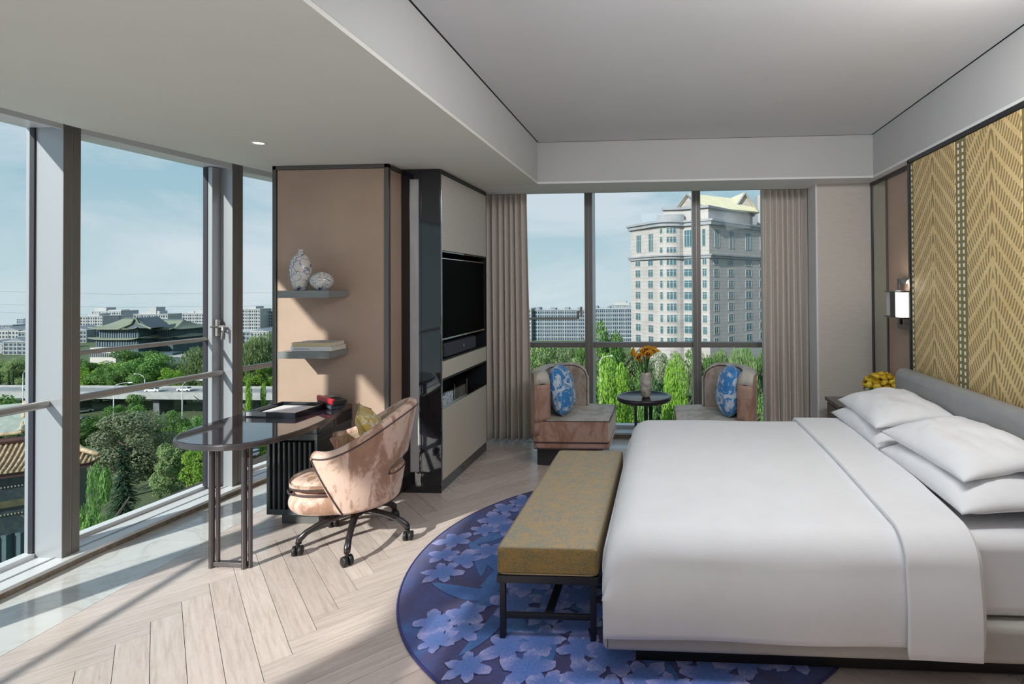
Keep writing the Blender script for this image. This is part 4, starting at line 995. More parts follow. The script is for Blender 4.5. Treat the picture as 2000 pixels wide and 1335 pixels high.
def rose_mesh():
    mb = MB()
    for layer, (r, h, n, op) in enumerate(((0.012, 0.044, 3, 0.0), (0.019, 0.045, 4, 0.0), (0.025, 0.042, 5, 0.15), (0.030, 0.036, 5, 0.45))):
        for k in range(n):
            a0 = 2 * PI * (k + 0.37 * layer) / n; wd = 2 * PI / n * 0.75
            def f(u, v, a0=a0, wd=wd, r=r, h=h, op=op):
                a = a0 + (u - 0.5) * 2 * wd * (0.35 + 0.65 * math.sin(PI * (0.15 + 0.7 * v)))
                rr = r * (0.30 + 0.80 * math.sin(v * PI * 0.72)) + op * 0.012 * v ** 3
                return (rr * math.cos(a), rr * math.sin(a), -0.012 + h * v * (1 - 0.22 * (2 * u - 1) ** 2))
            mb.grid(f, 6, 5)
    return mb
rose0 = None
nr = 0
for (ring, n, rad, zz) in ((0, 1, 0.0, 0.230), (1, 6, 0.058, 0.215), (2, 10, 0.105, 0.180), (3, 11, 0.125, 0.140)):
    for k in range(n):
        a = 2 * PI * k / n + ring * 0.4; rx, ry = rad * math.cos(a), rad * math.sin(a)
        loc = (1.80 + rx, 4.63 + ry, 0.615 + zz + random.uniform(-0.004, 0.004)); rot = (-ry * 5.5, rx * 5.5, random.uniform(0, 6))
        if rose0 is None:
            rose0 = thing('rose', 'yellow rose in the dense bunch in the black bowl', 'flower', (0, 0, 0), 0, 'yellow roses in the black bowl')
            rose_mesh().build('bloom', rose_m, rose0, smooth=True)
            MB().tube([(0, 0, -0.012), (0, 0, -0.060)], 0.003, 6).build('stem', green_m, rose0, smooth=True); r_ = rose0
        else: r_ = copy_tree(rose0)
        r_.location = loc; r_.rotation_euler = rot; nr += 1
lf = MB()
for k in range(14):
    a = 2 * PI * k / 14; c, s_ = math.cos(a), math.sin(a); p = Vector((c * 0.085, s_ * 0.085, 0.128)); q = p + Vector((c * 0.06, s_ * 0.06, -0.012 + 0.01 * math.sin(k * 3))); w = Vector((-s_, c, 0)) * 0.018
    m_ = (p + q) / 2 + Vector((0, 0, 0.012)); lf.add([p, m_ + w, q, m_ - w], [(0, 1, 2, 3)])
lf.build('leaf', green_m, bw, solid=0.001)

# ------------------------------------------------------------------ slipper chairs by the rear window
def arc_path(pts, n=48):
    P4 = [Vector(p) for p in pts]; P4 = [P4[0] * 2 - P4[1]] + P4 + [P4[-1] * 2 - P4[-2]]; out = []
    segs = len(P4) - 3
    for i in range(segs):
        p0, p1, p2, p3 = P4[i:i + 4]
        for j in range(n // segs + (1 if i == segs - 1 else 0)):
            t = j / (n // segs)
            out.append(0.5 * ((2 * p1) + (-p0 + p2) * t + (2 * p0 - 5 * p1 + 4 * p2 - p3) * t * t + (-p0 + 3 * p1 - 3 * p2 + p3) * t ** 3))
    return out
def slipper_chair(label, mirror):
    c = thing('slipper_chair', label, 'armchair', (-0.85 if not mirror else 0.43, 5.05, 0), 0, 'velvet slipper chairs by the rear window')
    sx = -1 if mirror else 1
    X = lambda x: sx * (x + 0.85)      # world x of the left chair -> local
    Y = lambda y: y - 5.05
    def pr(pts, z0, z1, name, mat, bv, seg=4): return MB().prism([(X(x), Y(y)) for x, y in pts], z0, z1).build(name, mat, c, bevel=bv, seg=seg)
    # seat outline, rounded at the back
    so = [(-0.505, 4.70), (-0.500, 4.72), (-0.500, 5.33), (-0.52, 5.36), (-0.78, 5.40), (-0.95, 5.38), (-1.10, 5.28), (-1.17, 5.12), (-1.185, 4.95), (-1.185, 4.76), (-1.165, 4.705), (-1.12, 4.695)]
    pr(so, 0.235, 0.425, 'seat', velvet_seat, 0.018)
    ins = [(-0.505 - 0.003, 4.698)] + so[1:]
    s2 = pr([(x * 1.0, y) for x, y in so], 0.178, 0.233, 'seat_skirt', velvet_arm, 0.012)
    # side wrap in terracotta, slightly proud of the seat block
    pr([(-0.512, 4.692), (-0.512, 4.698), (-1.12, 4.692), (-1.168, 4.702), (-1.19, 4.76), (-1.19, 5.0), (-1.196, 5.0), (-1.196, 4.76), (-1.172, 4.698), (-1.122, 4.686), (-0.512, 4.686)], 0.24, 0.418, 'side_wrap', velvet_arm, 0.002, 2)
    for z, o_ in ((0.421, -0.004), (0.236, -0.0075), (0.180, -0.002)):
        MB().tube([(X(x), Y(y), z) for x, y in [(-0.503, 4.688), (-1.12, 4.686), (-1.168, 4.697), (-1.194, 4.76), (-1.194, 4.95)]], 0.0042, 6).build('piping', piping_dark, c, smooth=True)
    MB().tube([(X(-0.501), Y(4.692), 0.421), (X(-0.495), Y(5.33), 0.423)], 0.004, 6).build('piping', piping_dark, c, smooth=True)
    # curved back: inner path and thickness
    ip = arc_path([(-1.045, 4.735), (-1.105, 4.83), (-1.125, 4.97), (-1.115, 5.10), (-1.06, 5.21), (-0.95, 5.28), (-0.785, 5.30)])
    n = len(ip)
    def nrm(i):
        a, b_ = ip[max(0, i - 1)], ip[min(n - 1, i + 1)]; t = (b_ - a).normalized(); return Vector((-t.y, t.x))   # towards outside
    def top(i):
        d0 = min(1, (i / (n - 1)) / 0.13); d1 = min(1, (1 - i / (n - 1)) / 0.17)
        return 0.832 - 0.10 * (1 - math.sqrt(max(0, 1 - (1 - d0) ** 2))) - 0.13 * (1 - math.sqrt(max(0, 1 - (1 - d1) ** 2)))
    def skin(off, z0, name, mat, th):
        rows = 10; vs = []; fs = []
        for i in range(n):
            p = ip[i] + nrm(i) * (off if off < 0.05 else 0.045 + 0.065 * (1 - i / (n - 1)) ** 2)
            for j in range(rows): vs.append((X(p.x), Y(p.y), z0 + (top(i) - z0) * j / (rows - 1)))
        for i in range(n - 1):
            for j in range(rows - 1): fs.append((i * rows + j, (i + 1) * rows + j, (i + 1) * rows + j + 1, i * rows + j + 1))
        mb = MB().add(vs, fs); return mb.build(name, mat, c, smooth=True, solid=th)
    skin(0.010, 0.40, 'backrest', velvet_back, 0.045)
    skin(0.085, 0.30, 'back_shell', velvet_arm, 0.05)
    def cap(off_fn, mat, r_): pass
    edge = lambda off, dz: [(X((ip[0] + nrm(0) * off).x), Y((ip[0] + nrm(0) * off).y), z) for z in [0.42 + k * (top(0) - 0.42) / 8 for k in range(8)]] + [(X((ip[i] + nrm(i) * off).x), Y((ip[i] + nrm(i) * off).y), top(i) + dz) for i in range(n)] + [(X((ip[-1] + nrm(n - 1) * off).x), Y((ip[-1] + nrm(n - 1) * off).y), z) for z in [top(n - 1) - k * (top(n - 1) - 0.42) / 8 for k in range(1, 9)]]
    rowsE = 7
    def ef(u, v):
        i = min(n - 1, int(u * (n - 1) + 0.5)); o_ = -0.012 + (0.045 + 0.065 * (1 - i / (n - 1)) ** 2 + 0.037) * v; p = ip[i] + nrm(i) * o_
        return (X(p.x), Y(p.y), top(i) + 0.016 * math.sin(PI * v) - 0.002)
    MB().grid(ef, n, rowsE).build('back_edge', velvet_seat, c, smooth=True, solid=0.012)
    for i_, wd in ((0, 0.145), (n - 1, 0.07)):
        def cf(u, v, i_=i_, wd=wd):
            t_ = (ip[1] - ip[0]).normalized() * -1 if i_ == 0 else (ip[-1] - ip[-2]).normalized()
            p = ip[i_] + nrm(i_) * (-0.012 + wd * u) + t_ * 0.014 * math.sin(PI * u)
            return (X(p.x), Y(p.y), 0.42 + (top(i_) + 0.008 - 0.42) * v)
        MB().grid(cf, 9, 10).build('back_edge', velvet_seat if i_ else velvet_arm, c, smooth=True, solid=0.012)
    MB().tube(edge(-0.012, -0.004), 0.0045, 6).build('piping', piping_dark, c, smooth=True)
    # plinth foot
    pr([(-0.62, 4.80), (-0.62, 5.25), (-1.0, 5.28), (-1.12, 5.18), (-1.172, 5.0), (-1.168, 4.80), (-1.10, 4.78)], 0.0, 0.178, 'plinth', pbr('charcoal_plinth', (0.03, 0.03, 0.035), 0.5), 0.006, 2)
    return c
slipper_chair('pink velvet slipper chair left of the round table by the rear window', False)
slipper_chair('taupe velvet slipper chair right of the round table by the rear window', True)
pillow('throw_cushion', 'blue and white toile cushion on the left slipper chair', 'cushion', toile, 0.225, 0.20, 0.115, (-0.975, 4.95, 0.650), (math.radians(2), math.radians(79), math.radians(0)), 'toile cushions on the slipper chairs', 3, pinch=0.0, flat=2.6, bot=0.95, n=30, rc=0.16, piping=pbr('pale_piping', (0.5, 0.55, 0.6), 0.6))
pillow('throw_cushion', 'blue and white toile cushion on the right slipper chair', 'cushion', toile, 0.225, 0.20, 0.115, (0.575, 4.95, 0.650), (math.radians(2), math.radians(-82), math.radians(2)), 'toile cushions on the slipper chairs', 8, pinch=0.0, flat=2.6, bot=0.95, n=30, rc=0.16, piping=MATS['pale_piping'])

# ------------------------------------------------------------------ side table, ceramic vase, calla lilies
stb = thing('side_table', 'small round dark metal side table between the two slipper chairs', 'table', (-0.215, 5.16, 0))
MB().lathe([(0.225, 0.545), (0.235, 0.553), (0.255, 0.553), (0.262, 0.545), (0.260, 0.520), (0.245, 0.508), (0.0, 0.508)], 56).build('rim', gunmetal, stb, smooth=True)
MB().lathe([(0.0, 0.543), (0.228, 0.543), (0.228, 0.535)], 56).build('top', pbr('smoked_glass', (0.25, 0.28, 0.30), 0.06, 0.5), stb)
for k in range(3):
    a = math.radians(200 + 120 * k); x, y = 0.085 * math.cos(a), 0.085 * math.sin(a)
    bx(-0.018, 0.018, -0.008, 0.008, 0.012, 0.508).build('leg', gunmetal, stb, (x, y, 0), a + PI / 2, bevel=0.002)
MB().lathe([(0.0, 0.0), (0.14, 0.0), (0.14, 0.010), (0.0, 0.012)], 40).build('foot_plate', gunmetal, stb)
cv = thing('ceramic_vase', 'mottled grey ceramic vase with orange calla lilies on the side table', 'vase', (-0.195, 5.13, 0.545))
MB().lathe([(0.0, 0.001), (0.034, 0.0), (0.042, 0.01), (0.056, 0.07), (0.060, 0.13), (0.055, 0.19), (0.045, 0.225), (0.044, 0.238), (0.039, 0.238), (0.040, 0.22), (0.0, 0.10)], 40).build('body', crackle, cv, smooth=True)
lily_m = mottled('lily_orange', (0.75, 0.30, 0.01), (0.85, 0.45, 0.02), 25, 0.5)
lily_core = pbr('lily_throat', (0.10, 0.01, 0.02), 0.6)
def lily_parts(t):
    def f(u, v):
        a = 2 * PI * u; r = 0.010 + 0.026 * v ** 1.6 + (0.010 * v * v if math.cos(a) > 0 else 0) * math.cos(a)
        z = 0.085 * v + 0.018 * v * v * math.cos(a) - 0.01 * v ** 6
        return (r * math.cos(a), r * math.sin(a), z)
    MB().grid(f, 20, 10, wrap=True).build('bloom', lily_m, t, smooth=True, solid=0.0015)
    MB().lathe([(0.0, 0.03), (0.013, 0.045), (0.019, 0.066), (0.014, 0.067), (0.0, 0.05)], 16).build('throat', lily_core, t, smooth=True)
    MB().tube([(0, 0, 0.045), (0, 0, 0.082)], [0.004, 0.003], 8).build('spadix', pbr('spadix', (0.7, 0.4, 0.02), 0.5), t, smooth=True)
heads = [(-0.085, -0.02, 0.385), (-0.045, -0.05, 0.345), (-0.020, 0.02, 0.385), (0.015, -0.045, 0.375), (0.045, -0.02, 0.395), (0.030, 0.035, 0.400), (0.005, 0.0, 0.40)]
tilts = [(-0.9, -0.3), (-0.45, -0.9), (-0.3, 0.2), (0.25, -1.0), (0.75, -0.4), (0.5, 0.5), (0.0, -0.5)]
lb = ['orange calla lily turned furthest to the curtain side of its vase', 'lowest orange calla lily facing the bed with a dark throat', 'orange calla lily standing upright at the back of the bunch', 'orange calla lily with dark throat facing forward in mid-bunch', 'orange calla lily leaning out toward the right slipper chair', 'orange calla lily at the rear right top of the bunch', 'topmost orange calla lily in the middle of the bunch']
for (hx_, hy_, hz_), (tx_, ty_), l_ in zip(heads, tilts, lb):
    t = thing('calla_lily', l_, 'flower', (-0.195 + hx_, 5.13 + hy_, 0.545 + hz_), 0, 'orange calla lilies in the ceramic vase')
    lily_parts(t)
    d = Vector((tx_, ty_, 1.1)).normalized(); t.rotation_mode = 'QUATERNION'; t.rotation_quaternion = Vector((0, 0, 1)).rotation_difference(d)
    # stem in the lily's local frame
    inv = t.rotation_quaternion.inverted()
    tgt = Vector((-hx_ * 0.8, -hy_ * 0.8, -hz_ + 0.17)); p1 = Vector((0, 0, 0.01)); mid = inv @ (tgt * 0.45 + d * -0.02)
    MB().tube([p1, Vector((0, 0, -0.02)), mid, inv @ tgt], [0.006, 0.006, 0.005, 0.005], 8).build('stem', green_m, t, smooth=True)
tw = MB()
for a, b_ in (((0.02, 0.0, 0.22), (0.125, 0.0, 0.42)), ((0.07, 0.0, 0.33), (0.145, -0.02, 0.385)), ((0.0, 0.01, 0.22), (-0.09, 0.02, 0.46)), ((0.0, 0.0, 0.3), (0.02, 0.01, 0.50))): tw.tube([a, ((a[0] + b_[0]) / 2 + 0.008, (a[1] + b_[1]) / 2, (a[2] + b_[2]) / 2), b_], [0.003, 0.002, 0.0008], 6)
tw.build('twig', green_m, cv, smooth=True)

# ------------------------------------------------------------------ curtains
def curtain(x0, x1, label, seed, waist=0.0):
    c = thing('curtain', label, 'curtain', ((x0 + x1) / 2, 5.50, 0), 0, 'taupe curtains at the rear window')
    w = (x1 - x0) / 2; n = 150; folds = 8.5
    def f(u, v):
        z = 0.02 + 2.68 * v
        k = 1 - 0.0 * v
        x = -w + 2 * w * u
        ph = folds * 2 * PI * u + seed + 0.8 * math.sin(u * 9 + seed)
        amp = 0.050 * (1 - 0.35 * v) * (1 if v < 0.93 else 0.7)
        if v > 0.9: ph2 = ph * 2; amp2 = 0.010 * (v - 0.9) * 10
        else: ph2 = 0; amp2 = 0
        x2 = x + 0.012 * math.sin(ph * 0.5 + v * 2.0) * (1 - v)
        if waist and v < 0.97: x2 += waist * u * (1 - v) * 0.6
        return (x2, amp * math.sin(ph) + amp2 * math.sin(ph2) + 0.008 * math.sin(v * 3 + u * 7), z)
    MB().grid(f, n, 26).build('drape', curtain_fabric, c, smooth=True, solid=0.004)
    rbox('rail', white_plastic, c, -w, w, -0.02, 0.02, 2.70, 2.718, 0.001)
    def hemf(u, v):
        p = f(u, 0.0); return (p[0], p[1] - 0.003, p[2] + 0.002 + 0.0 * v + 0.05 * v)
    return c
curtain(-1.95, -1.435, 'gathered taupe curtain hanging beside the media cabinet', 0.4, waist=0.06)
curtain(0.965, 1.475, 'gathered taupe curtain hanging beside the beige end wall', 2.1)

# ------------------------------------------------------------------ rug
rg = thing('round_rug', 'large round blue rug with lilac blossoms under bench and bed', 'rug', (-0.215, 3.20, 0))
MB().lathe([(0.0, 0.0095), (1.262, 0.0095), (1.275, 0.006), (1.275, 0.0005), (0.0, 0.0005)], 128).build('pile', rug_ground, rg)
MB().tube([(1.272 * math.cos(2 * PI * k / 128), 1.272 * math.sin(2 * PI * k / 128), 0.006) for k in range(128)], 0.006, 6, closed=True).build('binding', pbr('rug_binding', (0.05, 0.05, 0.2), 0.9), rg, smooth=True)
def petal_shape(n, rad, seed, pointed=1.0, gap=0.1):
    rnd = random.Random(seed); pts = []
    for k in range(n):
        L_ = rad * rnd.uniform(0.85, 1.12); wd = rnd.uniform(0.46, 0.5)
        a0 = 2 * PI * (k + rnd.uniform(-0.07, 0.07)) / n
        for t in range(9):
            q = t / 8 * 2 - 1
            r = L_ * (0.50 + 0.50 * (1 - abs(q) ** 1.25) ** 0.8); r *= 1 + 0.05 * math.sin(t * 2.4 + k)
            pts.append((r * math.cos(a0 + q * wd * 2 * PI / n), r * math.sin(a0 + q * wd * 2 * PI / n)))
    return pts
def leaf_shape(L_, w, bend=0.0):
    pts = []
    for t in range(13): q = t / 12; pts.append((L_ * (q - 0.5), w * math.sin(PI * q) ** 0.8 + bend * math.sin(PI * q)))
    for t in range(11, 0, -1): q = t / 12; pts.append((L_ * (q - 0.5), -w * math.sin(PI * q) ** 0.8 + bend * math.sin(PI * q)))
    return pts
def flat(pts, z1):
    mb = MB(); n = len(pts)
    mb.add([(0, 0, z1)] + [(x, y, z1) for x, y in pts] + [(x, y, -0.001) for x, y in pts], [(0, i + 1, (i + 1) % n + 1) for i in range(n)] + [(i + 1, i + 1 + n, (i + 1) % n + 1 + n, (i + 1) % n + 1) for i in range(n)])
    return mb
bl_me = []
for s_ in range(5):
    o_ = flat(petal_shape(5 if s_ < 4 else 6, 0.115, s_ * 3 + 1), 0.0028).mesh('blossom'); o_.materials.append(rug_bloom); bl_me.append(o_)
lf_me = []
for s_, (L_, w_, b_) in enumerate(((0.5, 0.045, 0.04), (0.65, 0.05, -0.07), (0.36, 0.06, 0.0))):
    o_ = flat(leaf_shape(L_, w_, b_), 0.0016).mesh('branch'); o_.materials.append(rug_leaf if s_ < 3 else rug_dark); lf_me.append(o_)
def on_rug(x, y, m=0.08): return math.hypot(x, y) < 1.262 - m
def put(me, x, y, a, s_, z, name):
    o = bpy.data.objects.new(name, me); COL.objects.link(o); o.parent = rg; o.location = (x, y, z); o.rotation_euler[2] = a; o.scale = (s_, s_, 1); return o
rr = random.Random(11)
# leaves and branches
cnt = 0
for k in range(130):
    x, y = rr.uniform(-1.2, 1.2), rr.uniform(-1.2, 1.2); me_ = rr.choice(lf_me)
    if not on_rug(x, y, 0.30): continue
    put(me_, x, y, rr.uniform(0, 2 * PI), rr.uniform(0.8, 1.15), 0.0098 + 0.00004 * cnt, 'branch'); cnt += 1
# blossoms grow in garlands, leaving indigo clearings
centres = [(-1.12, -0.05), (-1.0, 0.33), (-0.8, 0.62), (-0.88, -0.78), (-0.62, -0.98), (-0.38, -0.80), (-0.05, -0.92), (0.3, -1.02), (0.65, -0.98), (-0.25, -0.42), (-0.55, 0.92), (-0.3, 0.35), (0.95, -0.7)]
for k in (0, 1, 2, 6, 7, 8, 3, 5): put(lf_me[k % 2], -0.60 + (0.17 if k in (3, 4, 5) else 0.27) * math.cos(k * 0.72 + 0.2), -0.42 + 0.27 * math.sin(k * 0.72 + 0.2), k * 0.72 + 0.2, 0.62 if k in (3, 4, 5) else 0.9, 0.0118 + 0.00003 * k, 'branch')
placed = []
for cx_, cy_ in centres:
    for k in range(60):
        r_ = abs(rr.gauss(0, 0.15)); a = rr.uniform(0, 2 * PI); x, y = cx_ + r_ * math.cos(a) * 1.1, cy_ + r_ * math.sin(a)
        s_ = rr.uniform(0.85, 1.35)
        if not on_rug(x, y, 0.115 * s_): continue
        if any(math.hypot(x - px_, y - py_) < 0.128 * (s_ + q_) / 2 for px_, py_, q_ in placed): continue
        placed.append((x, y, s_)); put(rr.choice(bl_me), x, y, rr.uniform(0, 2 * PI), s_, 0.0125 + 0.00002 * len(placed), 'blossom')
print('rug blossoms', len(placed), 'branches', cnt)

# ================================================================== the city outside, 40 m below
GZ = -38.0
def along(p, q, t): return p + (q - p) * t
grass_m = mottled('park_ground', (0.05, 0.085, 0.03), (0.10, 0.13, 0.06), 0.12, 0.95)
asphalt = mottled('asphalt', (0.20, 0.21, 0.22), (0.27, 0.28, 0.29), 0.4, 0.9)
paving = mottled('pale_paving', (0.36, 0.36, 0.35), (0.44, 0.44, 0.43), 0.6, 0.9)
concrete = mottled('concrete', (0.28, 0.29, 0.29), (0.36, 0.37, 0.37), 0.5, 0.85)
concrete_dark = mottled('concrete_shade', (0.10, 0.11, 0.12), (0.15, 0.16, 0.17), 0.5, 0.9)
S(bx(-620, 420, 20, 620, GZ - 0.5, GZ).build('ground', grass_m))
S(bx(-400, 300, 128, 140, GZ, GZ + 0.05).build('road_surface', asphalt))
S(bx(-110, -34, 66, 84, GZ, GZ + 0.06).build('paved_yard', asphalt))
S(bx(-95, -60, 100, 127, GZ, GZ + 0.06).build('car_park_surface', paving))
S(bx(-30, 30, 52, 74, GZ, GZ + 0.06).build('courtyard_path', paving))

# elevated highway
hw = thing('elevated_highway', 'long concrete elevated highway on piers beyond the park trees', 'highway', (-60, 160, GZ))
bx(-250, 260, -5, 5, 6.2, 7.0).build('deck', concrete, hw)
bx(-250, 260, -5.3, -4.9, 5.6, 7.7).build('parapet', concrete, hw)
bx(-250, 260, 4.9, 5.3, 6.2, 7.7).build('parapet', concrete, hw)
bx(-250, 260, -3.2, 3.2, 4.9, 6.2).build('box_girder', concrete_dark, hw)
bx(-250, 260, -4.9, 4.9, 7.0, 7.04).build('carriageway', asphalt, hw)
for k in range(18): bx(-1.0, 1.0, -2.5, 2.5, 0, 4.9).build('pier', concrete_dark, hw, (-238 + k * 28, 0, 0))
bx(-250, 260, -5.36, -5.30, 7.8, 7.9).build('handrail', concrete, hw)

# vehicles
glass_dark = pbr('car_glass', (0.02, 0.03, 0.04), 0.08, coat=0.3)
tyre = pbr('tyre', (0.02, 0.02, 0.02), 0.8)
def car_proto(name, color, label, bus=False, group=None):
    c = thing(name, label, 'car', (0, 0, 0), 0, group)
    body = [(-2.2, 0.35), (-2.25, 0.75), (-2.05, 0.88), (-1.5, 0.95), (-0.9, 1.40), (0.7, 1.45), (1.45, 0.98), (2.1, 0.85), (2.25, 0.6), (2.2, 0.35)]
    m = MB(); n = len(body)
    m.add([(x, -0.85 * (0.86 if z > 1.2 else 1), z) for x, z in body] + [(x, 0.85 * (0.86 if z > 1.2 else 1), z) for x, z in body], [tuple(range(n - 1, -1, -1)), tuple(range(n, 2 * n))] + [(i, (i + 1) % n, (i + 1) % n + n, i + n) for i in range(n)])
    m.build('body', color, c)
    g = MB(); gb = [(-1.35, 1.0), (-0.85, 1.33), (0.65, 1.37), (1.28, 1.0)]
    for s_ in (-1, 1): g.add([(x, s_ * (0.86 - 0.09 * (z - 1.0) / 0.37), z) for x, z in gb], [(0, 1, 2, 3) if s_ > 0 else (3, 2, 1, 0)])
    g.add([(-1.48, -0.70, 0.98), (-1.48, 0.70, 0.98), (-0.93, 0.64, 1.38), (-0.93, -0.64, 1.38)], [(0, 1, 2, 3)]); g.add([(1.43, -0.70, 1.01), (1.43, 0.70, 1.01), (0.75, 0.64, 1.43), (0.75, -0.64, 1.43)], [(3, 2, 1, 0)])
    g.build('windows', glass_dark, c)
    for x in (-1.4, 1.4):
        for s_ in (-1, 1): MB().tube([(x, s_ * 0.70, 0.33), (x, s_ * 0.88, 0.33)], 0.33, 12).build('wheel', tyre, c)
    return c
car_white, car_grey, car_blue = pbr('car_white', (0.75, 0.76, 0.78), 0.25, coat=0.5), pbr('car_silver', (0.40, 0.42, 0.44), 0.25, 0.4), pbr('car_dark', (0.05, 0.07, 0.10), 0.2, coat=0.5)
def car(px_, py_, Y, z, rot, color, label, group):
    x = at(px_, py_, Y).x
    c = car_proto('car', color, label, group=group); c.location = (x, Y, z); c.rotation_euler[2] = rot
    return c
HZ = GZ + 7.04
car(300, 772, 158.5, HZ, 0.05, car_white, 'white saloon car on the highway, left of the other white car', 'cars on the elevated highway')
car(362, 770, 160.0, HZ, PI, car_white, 'white car on the highway nearer the opening window handle', 'cars on the elevated highway')
car(60, 760, 161.0, HZ, PI, car_grey, 'silver car on the highway seen past the first mullion', 'cars on the elevated highway')
park = [(163, 808, 150, car_white), (168, 826, 141, car_blue), (166, 842, 133, car_grey), (440, 880, 118, car_white), (448, 900, 112, car_grey), (497, 893, 114, car_white), (505, 915, 108, car_grey), (515, 905, 110, car_white), (487, 925, 105, car_white)]
pl = ['white car parked furthest away beside the first mullion', 'dark car parked in the middle beside the first mullion', 'silver car parked nearest beside the first mullion', 'white parked car seen just left of the desk leg', 'silver parked car below the white one by the desk leg', 'white parked car seen between desk leg and pedestal, furthest', 'silver parked car seen between desk leg and pedestal', 'white parked car beside the pedestal edge', 'white parked car nearest, seen low between desk leg and pedestal']
for (a, b_, Y, m_), l_ in zip(park, pl):
    Yg = 39.6 * 1050 / (b_ - 548); car(a, b_, Yg, GZ + 0.06, 1.1, m_, l_, 'parked cars below the windows')

# street lamps
lamp_m = pbr('lamp_post_paint', (0.62, 0.64, 0.66), 0.4)
def street_lamp(px_, py_top, Y, base_z, arm_px, label, group='street lamps outside'):
    top_ = at(px_, py_top, Y); arm = at(arm_px, py_top - 10, Y)
    l = thing('street_lamp', label, 'street lamp', (top_.x, Y, base_z), 0, group)
    h = top_.z - base_z; dx = arm.x - top_.x; dz = arm.z - top_.z
    MB().tube([(0, 0, 0), (0, 0, h * 0.5), (0, 0, h)], [0.16, 0.12, 0.08], 8).build('pole', lamp_m, l, smooth=True)
    MB().tube([(0, 0, h - 0.05), (dx * 0.15, 0, h + dz * 0.6), (dx * 0.5, 0, h + dz * 0.95), (dx * 0.8, 0, h + dz)], [0.08, 0.07, 0.06, 0.06], 8).build('arm', lamp_m, l, smooth=True)
    MB().tube([(dx * 0.78, 0, h + dz), (dx * 0.9, 0, h + dz + 0.02), (dx * 1.05, 0, h + dz)], [0.08, 0.2, 0.08], 8).build('lamp_head', lamp_m, l, smooth=True)
street_lamp(45, 730, 140, GZ, 66, 'curved street lamp seen past the first mullion')
street_lamp(222, 757, 132, GZ, 258, 'street lamp with raised arm in front of the highway, left one')
street_lamp(356, 752, 130, GZ, 398, 'street lamp with long raised arm in front of the highway, right one')
street_lamp(352, 700, 205, GZ, 368, 'street lamp beyond the highway near the dark wall')
street_lamp(283, 740, 168, HZ, 262, 'small street lamp standing on the highway deck')
street_lamp(1172, 705, 78, GZ, 1196, 'street lamp with short arm outside the rear window')

# ---------------------------------------------------------------- trees
def leaf_mat(name, c1, c2, rough=0.75):
    m = pbr(name, c1, rough, spec=0.2); nt, N, L, b = bits(m)
    v = coords(N, L, 'Object'); f = noise_tex(N, L, v, 0.9, 4, 0.7)
    oi = N('ShaderNodeObjectInfo'); hsv = N('ShaderNodeHueSaturation')
    L(ramp(N, L, f, [(0.35, c1), (0.62, c2)]), hsv.inputs['Color'])
    L(math_node(N, L, 'MULTIPLY_ADD', oi.outputs['Random'], 0.5, 0.78), hsv.inputs['Value']); L(hsv.outputs[0], b.inputs['Base Color'])
    tr_ = N('ShaderNodeBsdfTranslucent'); L(hsv.outputs[0], tr_.inputs[0]); mx = N('ShaderNodeMixShader'); mx.inputs[0].default_value = 0.35
    L(b.outputs[0], mx.inputs[1]); L(tr_.outputs[0], mx.inputs[2]); L(mx.outputs[0], nt.nodes['Material Output'].inputs[0])
    return m
lm_mid = leaf_mat('leaf_mid', (0.075, 0.17, 0.045), (0.18, 0.33, 0.09))
lm_dark = leaf_mat('leaf_dark', (0.04, 0.10, 0.045), (0.10, 0.20, 0.08))
lm_bright = leaf_mat('leaf_bright', (0.13, 0.29, 0.03), (0.32, 0.50, 0.09))
lm_ash = leaf_mat('leaf_ash', (0.14, 0.20, 0.09), (0.38, 0.43, 0.28))
lm_willow = leaf_mat('leaf_willow', (0.15, 0.24, 0.09), (0.30, 0.40, 0.18))
lm_fir = leaf_mat('leaf_fir', (0.015, 0.045, 0.025), (0.05, 0.095, 0.05))
bark = mottled('bark', (0.06, 0.05, 0.04), (0.12, 0.10, 0.08), 3, 0.9)
